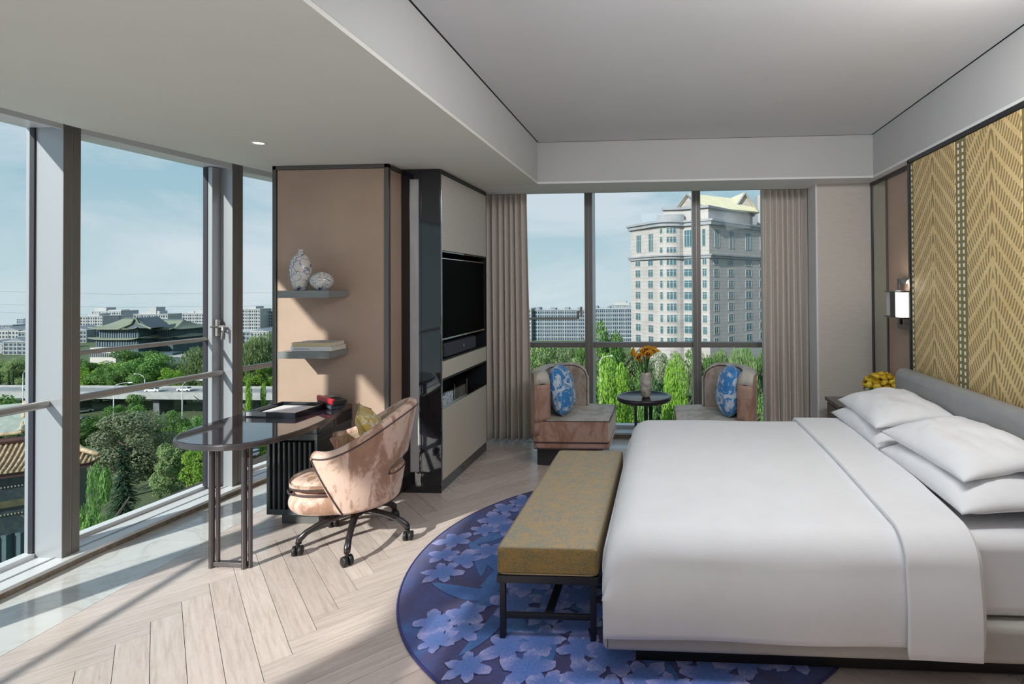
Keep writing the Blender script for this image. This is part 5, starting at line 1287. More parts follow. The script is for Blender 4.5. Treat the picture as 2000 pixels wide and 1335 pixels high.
def crown_mesh(name, seed, n_leaf, W_=1.0, H_=1.0, size=0.035, kind='round'):
    """crown in a unit frame: radius about 0.5, height about 1, base at z=0"""
    rnd = random.Random(seed); v = []; f = []
    blobs = []
    nb = 26 if kind == 'round' else 22
    for k in range(nb):
        a = rnd.uniform(0, 2 * PI); zz = rnd.uniform(0.15, 0.92)
        rm = math.sqrt(max(0.02, 1 - ((zz - 0.45) / 0.58) ** 2)) * 0.36 * W_
        if kind == 'poplar': rm *= 0.6
        r = rm * rnd.uniform(0.3, 1.0)
        blobs.append((r * math.cos(a), r * math.sin(a), zz * H_, rnd.uniform(0.10, 0.19) * (0.8 if kind == 'poplar' else 1)))
    for k in range(n_leaf):
        bx_, by_, bz_, br = blobs[rnd.randrange(nb)]
        d = Vector((rnd.gauss(0, 1), rnd.gauss(0, 1), rnd.gauss(0, 1))).normalized()
        rr_ = br * rnd.uniform(0.75, 1.12)
        c = Vector((bx_, by_, bz_)) + Vector((d.x, d.y, d.z * 0.8)) * rr_
        if kind == 'willow': c.z -= rnd.uniform(0, 0.22) * (1 if d.z < 0.4 else 0.3)
        t = (d + Vector((rnd.uniform(-.9, .9), rnd.uniform(-.9, .9), rnd.uniform(-.6, .9)))).normalized()
        u = t.orthogonal().normalized(); w = t.cross(u); s_ = size * rnd.uniform(0.6, 1.3)
        if kind == 'willow': u = Vector((u.x * 0.4, u.y * 0.4, -1)).normalized(); w = Vector((rnd.uniform(-1, 1), rnd.uniform(-1, 1), 0)).normalized(); su, sw = s_ * 1.6, s_ * 0.4
        else: su, sw = s_, s_ * 0.7
        n0 = len(v); v += [tuple(c - u * su), tuple(c + w * sw), tuple(c + u * su), tuple(c - w * sw)]; f.append((n0, n0 + 1, n0 + 2, n0 + 3))
    me = bpy.data.meshes.new(name); me.from_pydata(v, [], f); return me
def fir_mesh(seed, n_t=26, size=0.05):
    rnd = random.Random(seed); v = []; f = []
    for k in range(n_t):
        zz = 0.08 + 0.90 * k / n_t; R_ = 0.30 * (1 - zz) ** 0.75 + 0.015; nb = int(9 + 16 * (1 - zz))
        for b_ in range(nb):
            a = rnd.uniform(0, 2 * PI); L_ = R_ * rnd.uniform(0.65, 1.1)
            for q in range(9):
                t = (q + 0.5) / 9; r = L_ * t; z = zz - 0.10 * L_ / 0.3 * t + rnd.uniform(-0.008, 0.008)
                s_ = size * (1 - 0.45 * t) * rnd.uniform(0.6, 1.0); aa = a + rnd.uniform(-0.12, 0.12)
                c = Vector((r * math.cos(aa), r * math.sin(aa), z)); u = Vector((math.cos(aa), math.sin(aa), -0.35)) * s_; w = Vector((-math.sin(aa), math.cos(aa), rnd.uniform(-.3, .3))) * s_ * 0.45
                n0 = len(v); v += [tuple(c - u), tuple(c + w), tuple(c + u), tuple(c - w)]; f.append((n0, n0 + 1, n0 + 2, n0 + 3))
    me = bpy.data.meshes.new('fir_needles'); me.from_pydata(v, [], f); return me
CROWN = {}
for i_ in range(3):
    CROWN['round%d' % i_] = crown_mesh('crown', 20 + i_, 9000, size=0.021)
CROWN['tall0'] = crown_mesh('crown', 41, 7000, 0.9, 1.0, 0.020, 'poplar'); CROWN['tall1'] = crown_mesh('crown', 42, 7000, 0.9, 1.0, 0.020, 'poplar')
CROWN['willow0'] = crown_mesh('crown', 51, 11000, 1.1, 1.0, 0.020, 'willow'); CROWN['near0'] = crown_mesh('crown', 61, 15000, 1.1, 1.0, 0.015)
CROWN['fir0'] = fir_mesh(3)
CM = {}
def crown_me(kind, mat):
    key = (kind, mat.name)
    if key not in CM:
        me = CROWN[kind].copy(); me.materials.clear(); me.materials.append(mat); CM[key] = me
    return CM[key]
trunk_me = MB().tube([(0, 0, 0), (0.01, 0.005, 0.3), (0.0, 0.0, 0.75)], [0.035, 0.025, 0.008], 8).mesh('trunk'); trunk_me.materials.append(bark)
branch_me = MB()
for k in range(7):
    a = k * 2.4; z = 0.25 + k * 0.07; branch_me.tube([(0, 0, z), (0.12 * math.cos(a), 0.12 * math.sin(a), z + 0.10), (0.25 * math.cos(a), 0.25 * math.sin(a), z + 0.24)], [0.014, 0.009, 0.003], 5)
branch_me = branch_me.mesh('branches'); branch_me.materials.append(bark)
TREE_N = [0]
def tree(x, y, h, w, kind, mat, label, group, base=GZ, crown_z=0.12):
    TREE_N[0] += 1
    t = thing('tree' if kind != 'fir0' else 'fir_tree', label, 'tree', (x, y, base), random.uniform(0, 6), group)
    for nm, me, kd in (('trunk', trunk_me, 0), ('branches', branch_me, 0), ('crown', crown_me(kind, mat), 1)):
        if nm == 'branches' and kind in ('fir0',): continue
        o = bpy.data.objects.new(nm, me); COL.objects.link(o); o.parent = t
        o.scale = (w, w, h * (1 - crown_z)) if kd else (h, h, h)
        if kd: o.location = (0, 0, h * crown_z); o['kind'] = 'stuff'
    return t
def tree_px(px0, px1, ytop, Y, kind, mat, label, group, h=None, **kw):
    """tree whose crown spans px0..px1 and whose top shows at ytop when it stands Y metres away"""
    c = at((px0 + px1) / 2, ytop, Y); hh = c.z - GZ
    w = (px1 - px0) / 1050 * Y
    return tree(c.x, Y, hh, w * 1.05, kind, mat, label, group, **kw)
rt = random.Random(5)
# single trees near the facade
tree_px(182, 300, 862, 84, 'fir0', lm_fir, 'dark green conifer standing before the pale green tree', 'trees below the left windows', crown_z=0.0).children[0]
tree_px(168, 330, 808, 96, 'near0', lm_ash, 'pale grey-green blossoming tree behind the dark conifer', 'trees below the left windows')
tree_px(298, 378, 855, 92, 'round1', lm_willow, 'yellow-green round tree right of the conifer', 'trees below the left windows')
tree_px(350, 440, 862, 88, 'round2', lm_bright, 'bright green tree partly behind the second mullion', 'trees below the left windows')
tree_px(470, 500, 742, 92, 'tall0', lm_bright, 'slender bright sapling tree, left of two past the second mullion', 'trees below the left windows')
tree_px(502, 530, 745, 94, 'tall1', lm_bright, 'slender bright sapling tree, right of two by the peach column', 'trees below the left windows')
tree_px(148, 225, 918, 50, 'round0', lm_mid, 'low mid-green tree beneath the tiled roof corner', 'trees below the left windows')
tree_px(160, 215, 1030, 66, 'round2', lm_bright, 'bright bush-like tree at the sill corner of the middle bay', 'trees below the left windows')
tree_px(-60, 50, 775, 105, 'round1', lm_mid, 'bushy green tree above the tiled roof past the first mullion', 'trees below the left windows')
tree_px(30, 110, 788, 100, 'round0', lm_dark, 'darker green tree beside the first mullion above the tiled roof', 'trees below the left windows')
ORD = ['first', 'second', 'third', 'fourth', 'fifth', 'sixth', 'seventh', 'eighth', 'ninth', 'tenth', 'eleventh', 'twelfth', 'thirteenth', 'fourteenth', 'fifteenth', 'sixteenth']
def bank(px0, px1, ylo, yhi, Ylo, Yhi, n, mats, kinds, wlo, whi, label, group):
    for k in range(n):
        p = px0 + (px1 - px0) * (k + rt.uniform(0.2, 0.8)) / n; Y = rt.uniform(Ylo, Yhi); w = rt.uniform(wlo, whi)
        tree_px(p - w / 2, p + w / 2, rt.uniform(ylo, yhi), Y, rt.choice(kinds), rt.choice(mats), label + ', ' + ORD[k] + ' from the left', group)
# middle distance, between the facade and the highway
bank(160, 440, 792, 815, 112, 126, 7, [lm_mid, lm_dark], ['round0', 'round1', 'round2'], 55, 80, 'mid-green tree between park and highway', 'trees before the highway')
tree_px(225, 300, 770, 128, 'tall1', lm_mid, 'tall pointed green tree rising before the highway', 'trees before the highway')
tree_px(395, 450, 740, 118, 'tall0', lm_bright, 'tall loose bright tree rising beside the second mullion', 'trees before the highway')
bank(-120, 20, 800, 830, 112, 124, 3, [lm_mid], ['round0', 'round2'], 60, 80, 'green tree behind the tiled roof, out at the left pane', 'trees before the highway')
# beyond the highway
bank(150, 290, 700, 716, 176, 205, 7, [lm_mid, lm_bright], ['round0', 'round1'], 50, 75, 'leafy tree beyond the highway before the hall', 'trees beyond the highway')
tree_px(215, 330, 682, 192, 'round1', lm_mid, 'largest leafy tree beyond the highway, in front of the old hall', 'trees beyond the highway')
tree_px(245, 340, 690, 180, 'round2', lm_mid, 'broad leafy tree beyond the highway, right of the largest one', 'trees beyond the highway')
bank(330, 460, 696, 712, 182, 215, 7, [lm_willow, lm_mid], ['round0', 'willow0'], 50, 72, 'pale leafy tree beyond the highway by the pavilion', 'trees beyond the highway')
tree_px(362, 450, 672, 176, 'willow0', lm_willow, 'pale willow beyond the highway beside the second mullion', 'trees beyond the highway')
tree_px(460, 545, 650, 176, 'willow0', lm_willow, 'large round willow filling the narrow pane by the peach column', 'trees beyond the highway')
bank(-140, 160, 690, 706, 185, 225, 9, [lm_mid, lm_willow], ['round0', 'round1', 'round2'], 50, 75, 'leafy tree beyond the highway past the first mullion', 'trees beyond the highway')
for k, (a, b_) in enumerate(((-14, 12), (8, 26), (40, 52), (18, 34), (-40, -20))): tree_px(a, b_, 724 - 3 * (k % 2), 172, 'fir0', lm_fir, 'small dark conifer behind the highway, ' + ORD[k] + ' planted of the five', 'small conifers behind the highway', crown_z=0.0)
bank(150, 560, 712, 735, 170, 178, 12, [lm_mid, lm_bright], ['round0', 'round1', 'round2'], 40, 60, 'smaller leafy tree right behind the highway', 'trees beyond the highway')
# rear window: back row, middle row, bright front row
bank(1000, 1240, 664, 690, 150, 178, 9, [lm_willow, lm_mid], ['willow0', 'round0'], 60, 95, 'soft green tree below the far apartment slab', 'back row of trees behind the round table')
tree_px(1150, 1232, 634, 120, 'round1', lm_mid, 'tall green tree left of the tower beside the middle mullion', 'back row of trees behind the round table')
bank(1360, 1520, 662, 690, 120, 140, 6, [lm_mid, lm_willow], ['round1', 'willow0'], 55, 85, 'green tree at the foot of the tower', 'back row of trees behind the round table')
bank(1250, 1380, 690, 705, 120, 135, 5, [lm_ash], ['near0', 'willow0'], 45, 70, 'grey-green tree before the tower base', 'back row of trees behind the round table')
bank(1020, 1260, 700, 728, 95, 112, 6, [lm_mid, lm_dark, lm_willow], ['round0', 'round2', 'willow0'], 65, 95, 'middle-row green tree behind left slipper chair', 'middle row of trees behind the round table')
bank(1270, 1520, 738, 760, 84, 100, 6, [lm_mid, lm_dark], ['round0', 'round2'], 60, 90, 'middle-row green tree behind right slipper chair', 'middle row of trees behind the round table')
tree_px(1150, 1248, 712, 72, 'near0', lm_bright, 'bright green tree left of the round table', 'bright trees behind the round table')
tree_px(1282, 1352, 708, 76, 'near0', lm_bright, 'tall bright green tree right of the ceramic vase', 'bright trees behind the round table')
tree_px(1225, 1310, 765, 70, 'round0', lm_mid, 'mid-green tree directly behind the round table', 'bright trees behind the round table')
tree_px(1080, 1160, 745, 68, 'round2', lm_bright, 'bright green tree hidden mostly by the left slipper chair', 'bright trees behind the round table')
tree_px(1350, 1450, 765, 68, 'near0', lm_mid, 'mid-green tree hidden mostly by the right slipper chair', 'bright trees behind the round table')
print('trees', TREE_N[0])

# ---------------------------------------------------------------- buildings
facade_white = mottled('facade_white', (0.36, 0.37, 0.38), (0.42, 0.43, 0.44), 0.1, 0.8)
facade_grey = mottled('facade_grey', (0.17, 0.20, 0.23), (0.22, 0.25, 0.28), 0.1, 0.8)
facade_bluegrey = mottled('facade_bluegrey', (0.16, 0.21, 0.27), (0.21, 0.26, 0.32), 0.1, 0.8)
facade_dark = mottled('facade_slate', (0.07, 0.10, 0.12), (0.10, 0.13, 0.15), 0.1, 0.8)
pane_teal = pbr('teal_pane', (0.06, 0.13, 0.15), 0.15, spec=0.7)
pane_dark = pbr('dark_pane', (0.05, 0.07, 0.09), 0.15)
roof_green = mottled('grey_green_tiles', (0.16, 0.19, 0.14), (0.24, 0.27, 0.20), 1.2, 0.8, stretch=(3, 3, 1))
stone_face = None
def make_stone():
    m = pbr('tower_stone', (0.45, 0.43, 0.42), 0.8); nt, N, L, b = bits(m)
    tc = N('ShaderNodeTexCoord'); sp = N('ShaderNodeSeparateXYZ'); L(tc.outputs['Object'], sp.inputs[0])
    fz = math_node(N, L, 'FRACT', math_node(N, L, 'DIVIDE', sp.outputs['Z'], 1.1)); ln_ = math_node(N, L, 'LESS_THAN', fz, 0.12)
    v = coords(N, L, 'Object'); f = noise_tex(N, L, v, 0.3, 4)
    mx = N('ShaderNodeMixRGB'); L(math_node(N, L, 'MULTIPLY', ln_, 0.5), mx.inputs[0]); L(ramp(N, L, f, [(0.3, (0.37, 0.345, 0.335)), (0.7, (0.44, 0.415, 0.40))]), mx.inputs[1]); mx.inputs[2].default_value = (0.22, 0.21, 0.21, 1)
    L(mx.outputs[0], b.inputs['Base Color']); return m
stone = make_stone()
cornice_m = mottled('cornice_stone', (0.24, 0.25, 0.27), (0.31, 0.32, 0.34), 0.3, 0.8)
tw_ = thing('apartment_tower', 'tall pale stone apartment tower with gabled roof seen through the rear window', 'building', (0, 0, 0))
A_, B_, C_, D_ = at(1232, 555, 168), at(1283, 555, 157), at(1335, 555, 156.5), at(1386, 555, 152)
E_ = Vector((D_.x + 20, D_.y + 24, 0))
P2 = [Vector((q.x, q.y)) for q in (A_, B_, C_, D_, E_)]
def off_poly(pts, d):
    c = sum(pts, Vector((0, 0))) / len(pts); return [p + (p - c).normalized() * d for p in pts]
bay_c = (P2[1] + P2[2]) / 2; bay_n = Vector(((P2[2] - P2[1]).y, -(P2[2] - P2[1]).x)).normalized()
bayp = []
for k in range(9):
    t = k / 8; p = P2[1] + (P2[2] - P2[1]) * t + bay_n * 1.6 * math.sin(PI * t) ** 0.75; bayp.append(p)
plan = [P2[0]] + bayp + [P2[3], P2[4], P2[4] + Vector((-8, 30)), P2[0] + Vector((8, 24))]
TT = 19.2
MB().prism([tuple(p) for p in plan], GZ, TT).build('wall', stone, tw_)
def cornice(z0, z1, d, ps=plan, name='cornice'):
    MB().prism([tuple(p) for p in off_poly(ps, d)], z0, z1).build(name, cornice_m, tw_)
cornice(TT - 0.9, TT + 0.1, 0.9); cornice(TT + 0.1, TT + 0.7, 1.5)
cornice(8.9, 9.6, 0.7); cornice(9.6, 10.0, 1.1)
cw = [P2[1] + Vector((2, 2)), P2[2] + Vector((0, 2)), P2[3] + Vector((0, 3)), P2[4] + Vector((-4, 0)), P2[4] + Vector((-10, 22)), P2[1] + Vector((8, 22))]
MB().prism([tuple(p) for p in cw], TT + 0.7, TT + 4.2).build('upper_storey', stone, tw_)
cornice(TT + 4.2, TT + 4.9, 0.8, cw)
MB().prism([tuple(P2[1] + (p - P2[1]) * 1.02 + Vector((0.2, 0.6))) for p in bayp] + [tuple(P2[2] + Vector((0, 6))), tuple(P2[1] + Vector((0, 6)))], TT + 0.7, TT + 2.6).build('bay_crown', cornice_m, tw_)
cream_roof = mottled('cream_roof', (0.60, 0.55, 0.38), (0.66, 0.61, 0.44), 0.5, 0.7)
def gable(p0, p1, depth, z0, h, name, wallm, roofm):
    """gabled block: front edge p0-p1 (2D), runs back by depth"""
    d = (p1 - p0); n = Vector((-d.y, d.x)).normalized()
    q0, q1 = p0 + n * depth, p1 + n * depth; m0, m1 = (p0 + p1) / 2, (q0 + q1) / 2
    MB().add([(p0.x, p0.y, z0), (p1.x, p1.y, z0), (m0.x, m0.y, z0 + h), (q0.x, q0.y, z0), (q1.x, q1.y, z0), (m1.x, m1.y, z0 + h)], [(0, 1, 2), (4, 3, 5), (0, 3, 4, 1)]).build(name, wallm, tw_)
    o_ = 0.8; e0, e1 = p0 - d.normalized() * o_ - n * o_, p1 + d.normalized() * o_ - n * o_; f0, f1 = q0 - d.normalized() * o_, q1 + d.normalized() * o_; a0 = m0 - n * o_
    hh = h * 1.0 + 0.35
    MB().add([(e0.x, e0.y, z0 - 0.3), (a0.x, a0.y, z0 + hh), (m1.x, m1.y, z0 + hh), (f0.x, f0.y, z0 - 0.3), (e1.x, e1.y, z0 - 0.3), (f1.x, f1.y, z0 - 0.3)], [(0, 1, 2, 3), (1, 4, 5, 2)]).build('gable_roof', roofm, tw_, solid=0.5)
    for a, b_ in (((e0.x, e0.y, z0 - 0.1), (a0.x, a0.y, z0 + hh + 0.1)), ((e1.x, e1.y, z0 - 0.1), (a0.x, a0.y, z0 + hh + 0.1))): MB().tube([a, b_], 0.35, 4).build('rake', cornice_m, tw_)
ZG = TT + 4.9
v2 = lambda px_, Y: Vector((at(px_, 400, Y).x, Y))
gable(v2(1322, 168), v2(1372, 158), 22, ZG, 4.2, 'gable_wall', stone, cream_roof)
gable(v2(1432, 170), v2(1476, 172), 20, ZG, 5.6, 'gable_wall', stone, cream_roof)
gable(v2(1350, 176), v2(1460, 176), 3, ZG, 5.0, 'ridge_wall', stone, cream_roof)
sl = MB().add([(v2(1345, 165).x, 165, ZG + 0.2), (v2(1450, 165).x, 168, ZG + 0.2), (v2(1440, 178).x, 178, ZG + 5.0), (v2(1350, 178).x, 178, ZG + 5.0)], [(0, 1, 2, 3)]); sl.build('main_roof', cream_roof, tw_, solid=0.4)
bx(v2(1480, 185).x, v2(1505, 185).x, 185, 195, TT, ZG + 7.5).build('rear_turret', facade_white, tw_)
win_frame_m = pbr('window_frame_white', (0.42, 0.44, 0.45), 0.5)
WM = {}
def window_part(parent, p, d, w, z, h, panes=2):
    """window with frame and panes set on a wall: p 2D centre, d unit direction along the wall"""
    key = (round(w, 2), round(h, 2), panes)
    if key not in WM:
        m = MB(); t = 0.10
        m.box(-w / 2, w / 2, -0.12, 0.02, 0, t); m.box(-w / 2, w / 2, -0.12, 0.02, h - t, h); m.box(-w / 2, -w / 2 + t, -0.12, 0.02, t, h - t); m.box(w / 2 - t, w / 2, -0.12, 0.02, t, h - t)
        for k in range(1, panes): x = -w / 2 + w * k / panes; m.box(x - 0.05, x + 0.05, -0.10, 0.02, t, h - t)
        m.box(-w / 2, w / 2, -0.08, 0.02, h * 0.68, h * 0.68 + 0.07)
        me = m.mesh('window'); me.materials.append(win_frame_m); g = bx(-w / 2 + t, w / 2 - t, -0.05, 0.0, t, h - t).mesh('pane'); g.materials.append(pane_teal); WM[key] = (me, g)
    me, g = WM[key]
    o = bpy.data.objects.new('window', me); COL.objects.link(o); o.parent = parent; o.location = (p.x, p.y, z); o.rotation_euler[2] = math.atan2(d.y, d.x)
    q = bpy.data.objects.new('pane', g); COL.objects.link(q); q.parent = o
nw = 0
for fl_ in range(-6, 5):
    z = 1.62 + (548 - 526) / 1050 * 158 + fl_ * 3.29 - 1.2 - 0.0
    big = False
    if z > 8.2: continue
    d = (P2[1] - P2[0]).normalized(); Lw = (P2[1] - P2[0]).length
    for s_, w_ in ((0.30, 2.7), (0.78, 2.6)): window_part(tw_, P2[0] + d * Lw * s_, d, w_, z, 2.25); nw += 1
    for a_, b_, pn in ((1, 2, 1), (3, 4, 1), (4, 5, 1), (5, 6, 1)):
        p, q = bayp[a_], bayp[b_]; dd = (q - p).normalized(); window_part(tw_, (p + q) / 2, dd, (q - p).length * 0.96, z, 2.25, pn); nw += 1
    d = (P2[3] - P2[2]).normalized(); Lw = (P2[3] - P2[2]).length
    for s_, w_ in ((0.20, 2.9), (0.82, 1.4)): window_part(tw_, P2[2] + d * Lw * s_, d, w_, z, 2.25); nw += 1
    d = (P2[4] - P2[3]).normalized(); Lw = (P2[4] - P2[3]).length
    for s_, w_ in ((0.10, 2.2), (0.34, 2.6), (0.66, 3.4), (0.92, 3.2)): window_part(tw_, P2[3] + d * Lw * s_, d, w_, z, 2.1); nw += 1
# double-height windows under the cornice
d = (P2[1] - P2[0]).normalized(); Lw = (P2[1] - P2[0]).length
for s_, w_ in ((0.34, 2.6), (0.80, 2.4)): window_part(tw_, P2[0] + d * Lw * s_, d, w_, 11.2, 5.4, 3)
for z in (10.6, 13.6, 16.2):
    for a_, b_ in ((1, 2), (3, 4), (4, 5), (5, 6)): p, q = bayp[a_], bayp[b_]; dd = (q - p).normalized(); window_part(tw_, (p + q) / 2, dd, (q - p).length * 0.92, z, 1.7, 1)
d = (P2[3] - P2[2]).normalized(); Lw = (P2[3] - P2[2]).length; window_part(tw_, P2[2] + d * Lw * 0.2, d, 2.6, 12.2, 5.0, 3); window_part(tw_, P2[2] + d * Lw * 0.8, d, 1.1, 12.2, 5.0, 1)
d = (P2[4] - P2[3]).normalized(); Lw = (P2[4] - P2[3]).length
for s_, w_ in ((0.12, 2.2), (0.36, 2.4), (0.66, 3.0), (0.93, 2.6)): window_part(tw_, P2[3] + d * Lw * s_, d, w_, 12.0, 5.2, 3)
print('tower windows', nw)

def block(name, label, px0, px1, ytop, Y, depth, mat, rows, cols, group=None, roof=None, band=None, pane=pane_dark, base=GZ, steps=()):
    """slab block facing the room; windows recessed, joined into one piece (too small to pick apart)"""
    a, b_ = at(px0, ytop, Y), at(px1, ytop, Y); top = a.z; w = b_.x - a.x
    o = thing(name, label, 'building', ((a.x + b_.x) / 2, Y, base), 0, group); H_ = top - base
    bx(-w / 2, w / 2, 0, depth, 0, H_).build('wall', mat, o)
    vis = min(H_, rows * 3.1); m = MB(); wb = w / cols; hb = vis / rows
    for r in range(rows):
        for c in range(cols):
            x = -w / 2 + (c + 0.5) * wb; z = H_ - (r + 0.62) * hb
            m.box(x - wb * 0.30, x + wb * 0.30, -0.06, 0.05, z - hb * 0.28, z + hb * 0.28)
    tag(m.build('window', pane, o), kind='stuff')
    f = MB()
    for r in range(rows): z = H_ - (r + 1.0) * hb; f.box(-w / 2, w / 2, -0.30, 0, z - hb * 0.06, z + hb * 0.06)
    for c in range(0, cols + 1, 3): f.box(-w / 2 + c * wb - 0.2, -w / 2 + c * wb + 0.2, -0.35, 0, H_ - vis, H_)
    tag(f.build('balcony_band', band or win_frame_m, o), kind='stuff')
    bx(-w / 2 - 0.4, w / 2 + 0.4, -0.5, depth, H_, H_ + 0.5).build('roof', band or win_frame_m, o)
    for q_, (s0, s1, hh) in enumerate(steps): bx(-w / 2 + s0 * w, -w / 2 + s1 * w, 1 + 0.6 * q_, depth * 0.6 - 0.5 * q_, H_ + 0.5, H_ + 0.5 + hh).build('roof_block', mat, o)
    return o
block('apartment_block', 'long grey-blue apartment slab left of the tower, seen past the rear mullion', 1037, 1142, 606, 380, 14, facade_bluegrey, 8, 24, 'distant blocks behind the rear window', steps=((0.1, 0.16, 1.6), (0.35, 0.45, 1.2), (0.62, 0.7, 1.5), (0.85, 0.93, 1.2)), pane=pane_dark)
block('apartment_block', 'grey-blue apartment slab adjoining the tower behind the tall tree', 1158, 1250, 603, 372, 14, facade_bluegrey, 8, 22, 'distant blocks behind the rear window', steps=((0.0, 0.1, 1.5), (0.3, 0.36, 1.2), (0.7, 0.8, 1.6)))
block('apartment_block', 'white slab end seen at the edge of the left rear curtain', 1022, 1037, 603, 376, 14, facade_white, 8, 3, 'distant blocks behind the rear window')
block('apartment_block', 'pale building with stepped crown far beyond the grey-blue slab', 1192, 1236, 596, 440, 14, facade_white, 4, 10, 'distant blocks behind the rear window', steps=((0.15, 0.85, 1.5), (0.3, 0.7, 3.0)))
bl = 'distant apartment blocks at the left windows'
block('apartment_block', 'white stepped apartment block at the left of the old hall roof', 157, 200, 618, 430, 16, facade_white, 6, 9, bl, steps=((0.3, 0.8, 2.0),))
block('apartment_block', 'white apartment block with flat raised top behind the old hall roof', 180, 236, 608, 445, 16, facade_white, 6, 12, bl, steps=((0.05, 0.45, 3.0), (0.5, 0.95, 0.8)))
block('apartment_block', 'round-topped white apartment block above the middle of the old hall', 262, 328, 614, 440, 16, facade_white, 6, 14, bl, steps=((0.38, 0.62, 6.0), (0.30, 0.70, 2.5), (0.12, 0.3, 1.0)))
block('apartment_block', 'grey-white apartment block right of the old hall', 357, 420, 612, 425, 16, facade_white, 7, 14, bl, steps=((0.35, 0.75, 3.0), (0.1, 0.3, 1.2)))
block('apartment_block', 'grey-white balconied block in the narrow pane by the column, left', 474, 508, 604, 415, 16, facade_white, 8, 8, bl, steps=((0.3, 0.7, 2.0),))
block('apartment_block', 'grey-white balconied block in the narrow pane by the column, right', 510, 560, 607, 425, 16, facade_white, 8, 11, bl, steps=((0.2, 0.4, 1.5),))
block('apartment_block', 'small tower block alone on the skyline past the first mullion', 33, 48, 622, 520, 12, facade_bluegrey, 5, 4, bl)
lw = 'low houses at the left windows'
rl = random.Random(8)
def low_house(px0, px1, ytop, Y, mat, label, gabled=True, rows=3, cols=5):
    o = block('town_house', label, px0, px1, ytop, Y, 12, mat, rows, cols, lw, pane=pane_dark)
    if gabled:
        w = (px1 - px0) / 1050 * Y; H_ = at(px0, ytop, Y).z - GZ; h = w * 0.22
        MB().add([(-w / 2, -0.3, H_ + .4), (w / 2, -0.3, H_ + .4), (0, -0.3, H_ + h), (-w / 2, 12, H_ + .4), (w / 2, 12, H_ + .4), (0, 12, H_ + h)], [(0, 1, 2), (4, 3, 5), (0, 3, 4, 1), (0, 2, 5, 3), (1, 4, 5, 2)]).build('gable_roof', facade_grey, o)
    return o
low_house(8, 52, 668, 300, facade_grey, 'grey gabled house past the first mullion')
low_house(-30, 10, 672, 305, facade_white, 'white-walled house at the very edge of the first pane')
low_house(44, 80, 662, 320, facade_grey, 'grey gabled house close against the first mullion')
for k in range(16):
    p = 0 + k * 33 + rl.uniform(-6, 6); low_house(p, p + rl.uniform(26, 40), rl.uniform(644, 654), rl.uniform(352, 375), rl.choice([facade_white, facade_grey, facade_bluegrey]), 'low roofed house in the nearer skyline row, ' + ORD[k] + ' from the left', rl.random() < 0.5, 3, 6)
for k in range(13):
    p = 0 + k * 42 + rl.uniform(-8, 8); low_house(p, p + rl.uniform(30, 46), rl.uniform(634, 642), rl.uniform(455, 480), rl.choice([facade_white, facade_bluegrey]), 'faint flat-roofed building of the farthest skyline row, ' + ORD[k] + ' from the left', False, 3, 7)
low_house(330, 352, 650, 300, facade_white, 'white gabled house right of the old hall')
low_house(380, 412, 668, 290, facade_white, 'pale house with sloping roof beside the second mullion')

# ---------------------------------------------------------------- old hall with sweeping eaves
def sweep_roof(parent, cx, cy, w, d, z, h, ridge, name, mat, lift=0.8, conc=1.6, solid=0.35, trim=None):
    """hipped roof with concave slopes and lifted corners; ridge = half ridge length"""
    nu, nv = 48, 10
    def f(u, v):
        # walk round the eave rectangle
        q = u * 4; s_ = int(q) % 4; t = (q - int(q)) * 2 - 1
        ex, ey = [(t * w, -d), (w, t * d), (-t * w, d), (-w, -t * d)][s_]
        corner = abs(t) ** 5
        rx = max(-ridge, min(ridge, ex)) if abs(ex) < w - 1e-6 or True else ex
        x = ex + (rx - ex) * v; y = ey * (1 - v); zz = h * (v ** conc) + lift * corner * (1 - v) ** 3
        return (cx + x, cy + y, z + zz)
    MB().grid(f, nu * 4, nv, wrap=True).build(name, mat, parent, smooth=True, solid=solid)
    if trim: MB().tube([(cx - ridge, cy, z + h + 0.1), (cx + ridge, cy, z + h + 0.1)], solid * 1.1, 8).build('ridge', trim, parent)
hall = thing('traditional_hall', 'large old hall with sweeping grey-green double roofs beyond the trees', 'building', (0, 0, 0))
c0 = at(232, 690, 268); zt = lambda py_, Y=262: at(250, py_, Y).z
teal_dark = mottled('hall_teal', (0.035, 0.07, 0.08), (0.06, 0.10, 0.115), 0.3, 0.7)
hall_white = pbr('hall_white', (0.50, 0.48, 0.46), 0.8)
def hall_block(px0, px1, Y, yb, ye1, ye0, ytop, dep):
    a, b_ = at(px0, 690, Y), at(px1, 690, Y); cx_ = (a.x + b_.x) / 2; w = (b_.x - a.x) / 2
    z1, z0, zt_ = at(250, ye1, Y).z, at(250, ye0, Y).z, at(250, ytop, Y).z
    bx(cx_ - w, cx_ + w, Y, Y + dep, GZ, z1).build('lower_storey', teal_dark, hall)
    bx(cx_ - w * 0.94, cx_ + w * 0.94, Y + 1, Y + dep - 1, z1, z0).build('upper_storey', teal_dark, hall)
    m = MB(); n_ = int(w * 2 / 1.3)
    for k in range(n_):
        x = cx_ - w + (k + 0.5) * 2 * w / n_
        m.box(x - 0.15, x + 0.15, Y - 0.3, Y, z1 - 4.5, z1); m.box(cx_ + (x - cx_) * 0.94 - 0.15, cx_ + (x - cx_) * 0.94 + 0.15, Y + 0.7, Y + 1, z1 + 0.5, z0)
    tag(m.build('colonnade', facade_bluegrey, hall), kind='stuff')
    sweep_roof(hall, cx_, Y + dep / 2, w + 2.2, dep / 2 + 2.2, z1, 1.6, w, 'lower_eave', roof_green, 0.9, 1.0, 0.4)
    sweep_roof(hall, cx_, Y + dep / 2, w * 0.94 + 2.6, dep / 2 + 2.4, z0, zt_ - z0, w * 0.66, 'main_roof', roof_green, 1.0, 1.5, 0.4, facade_dark)
    return cx_, w, z0, zt_
hall_block(187, 270, 258, 720, 662, 642, 624, 22)
hall_block(262, 338, 268, 720, 660, 644, 627, 20)
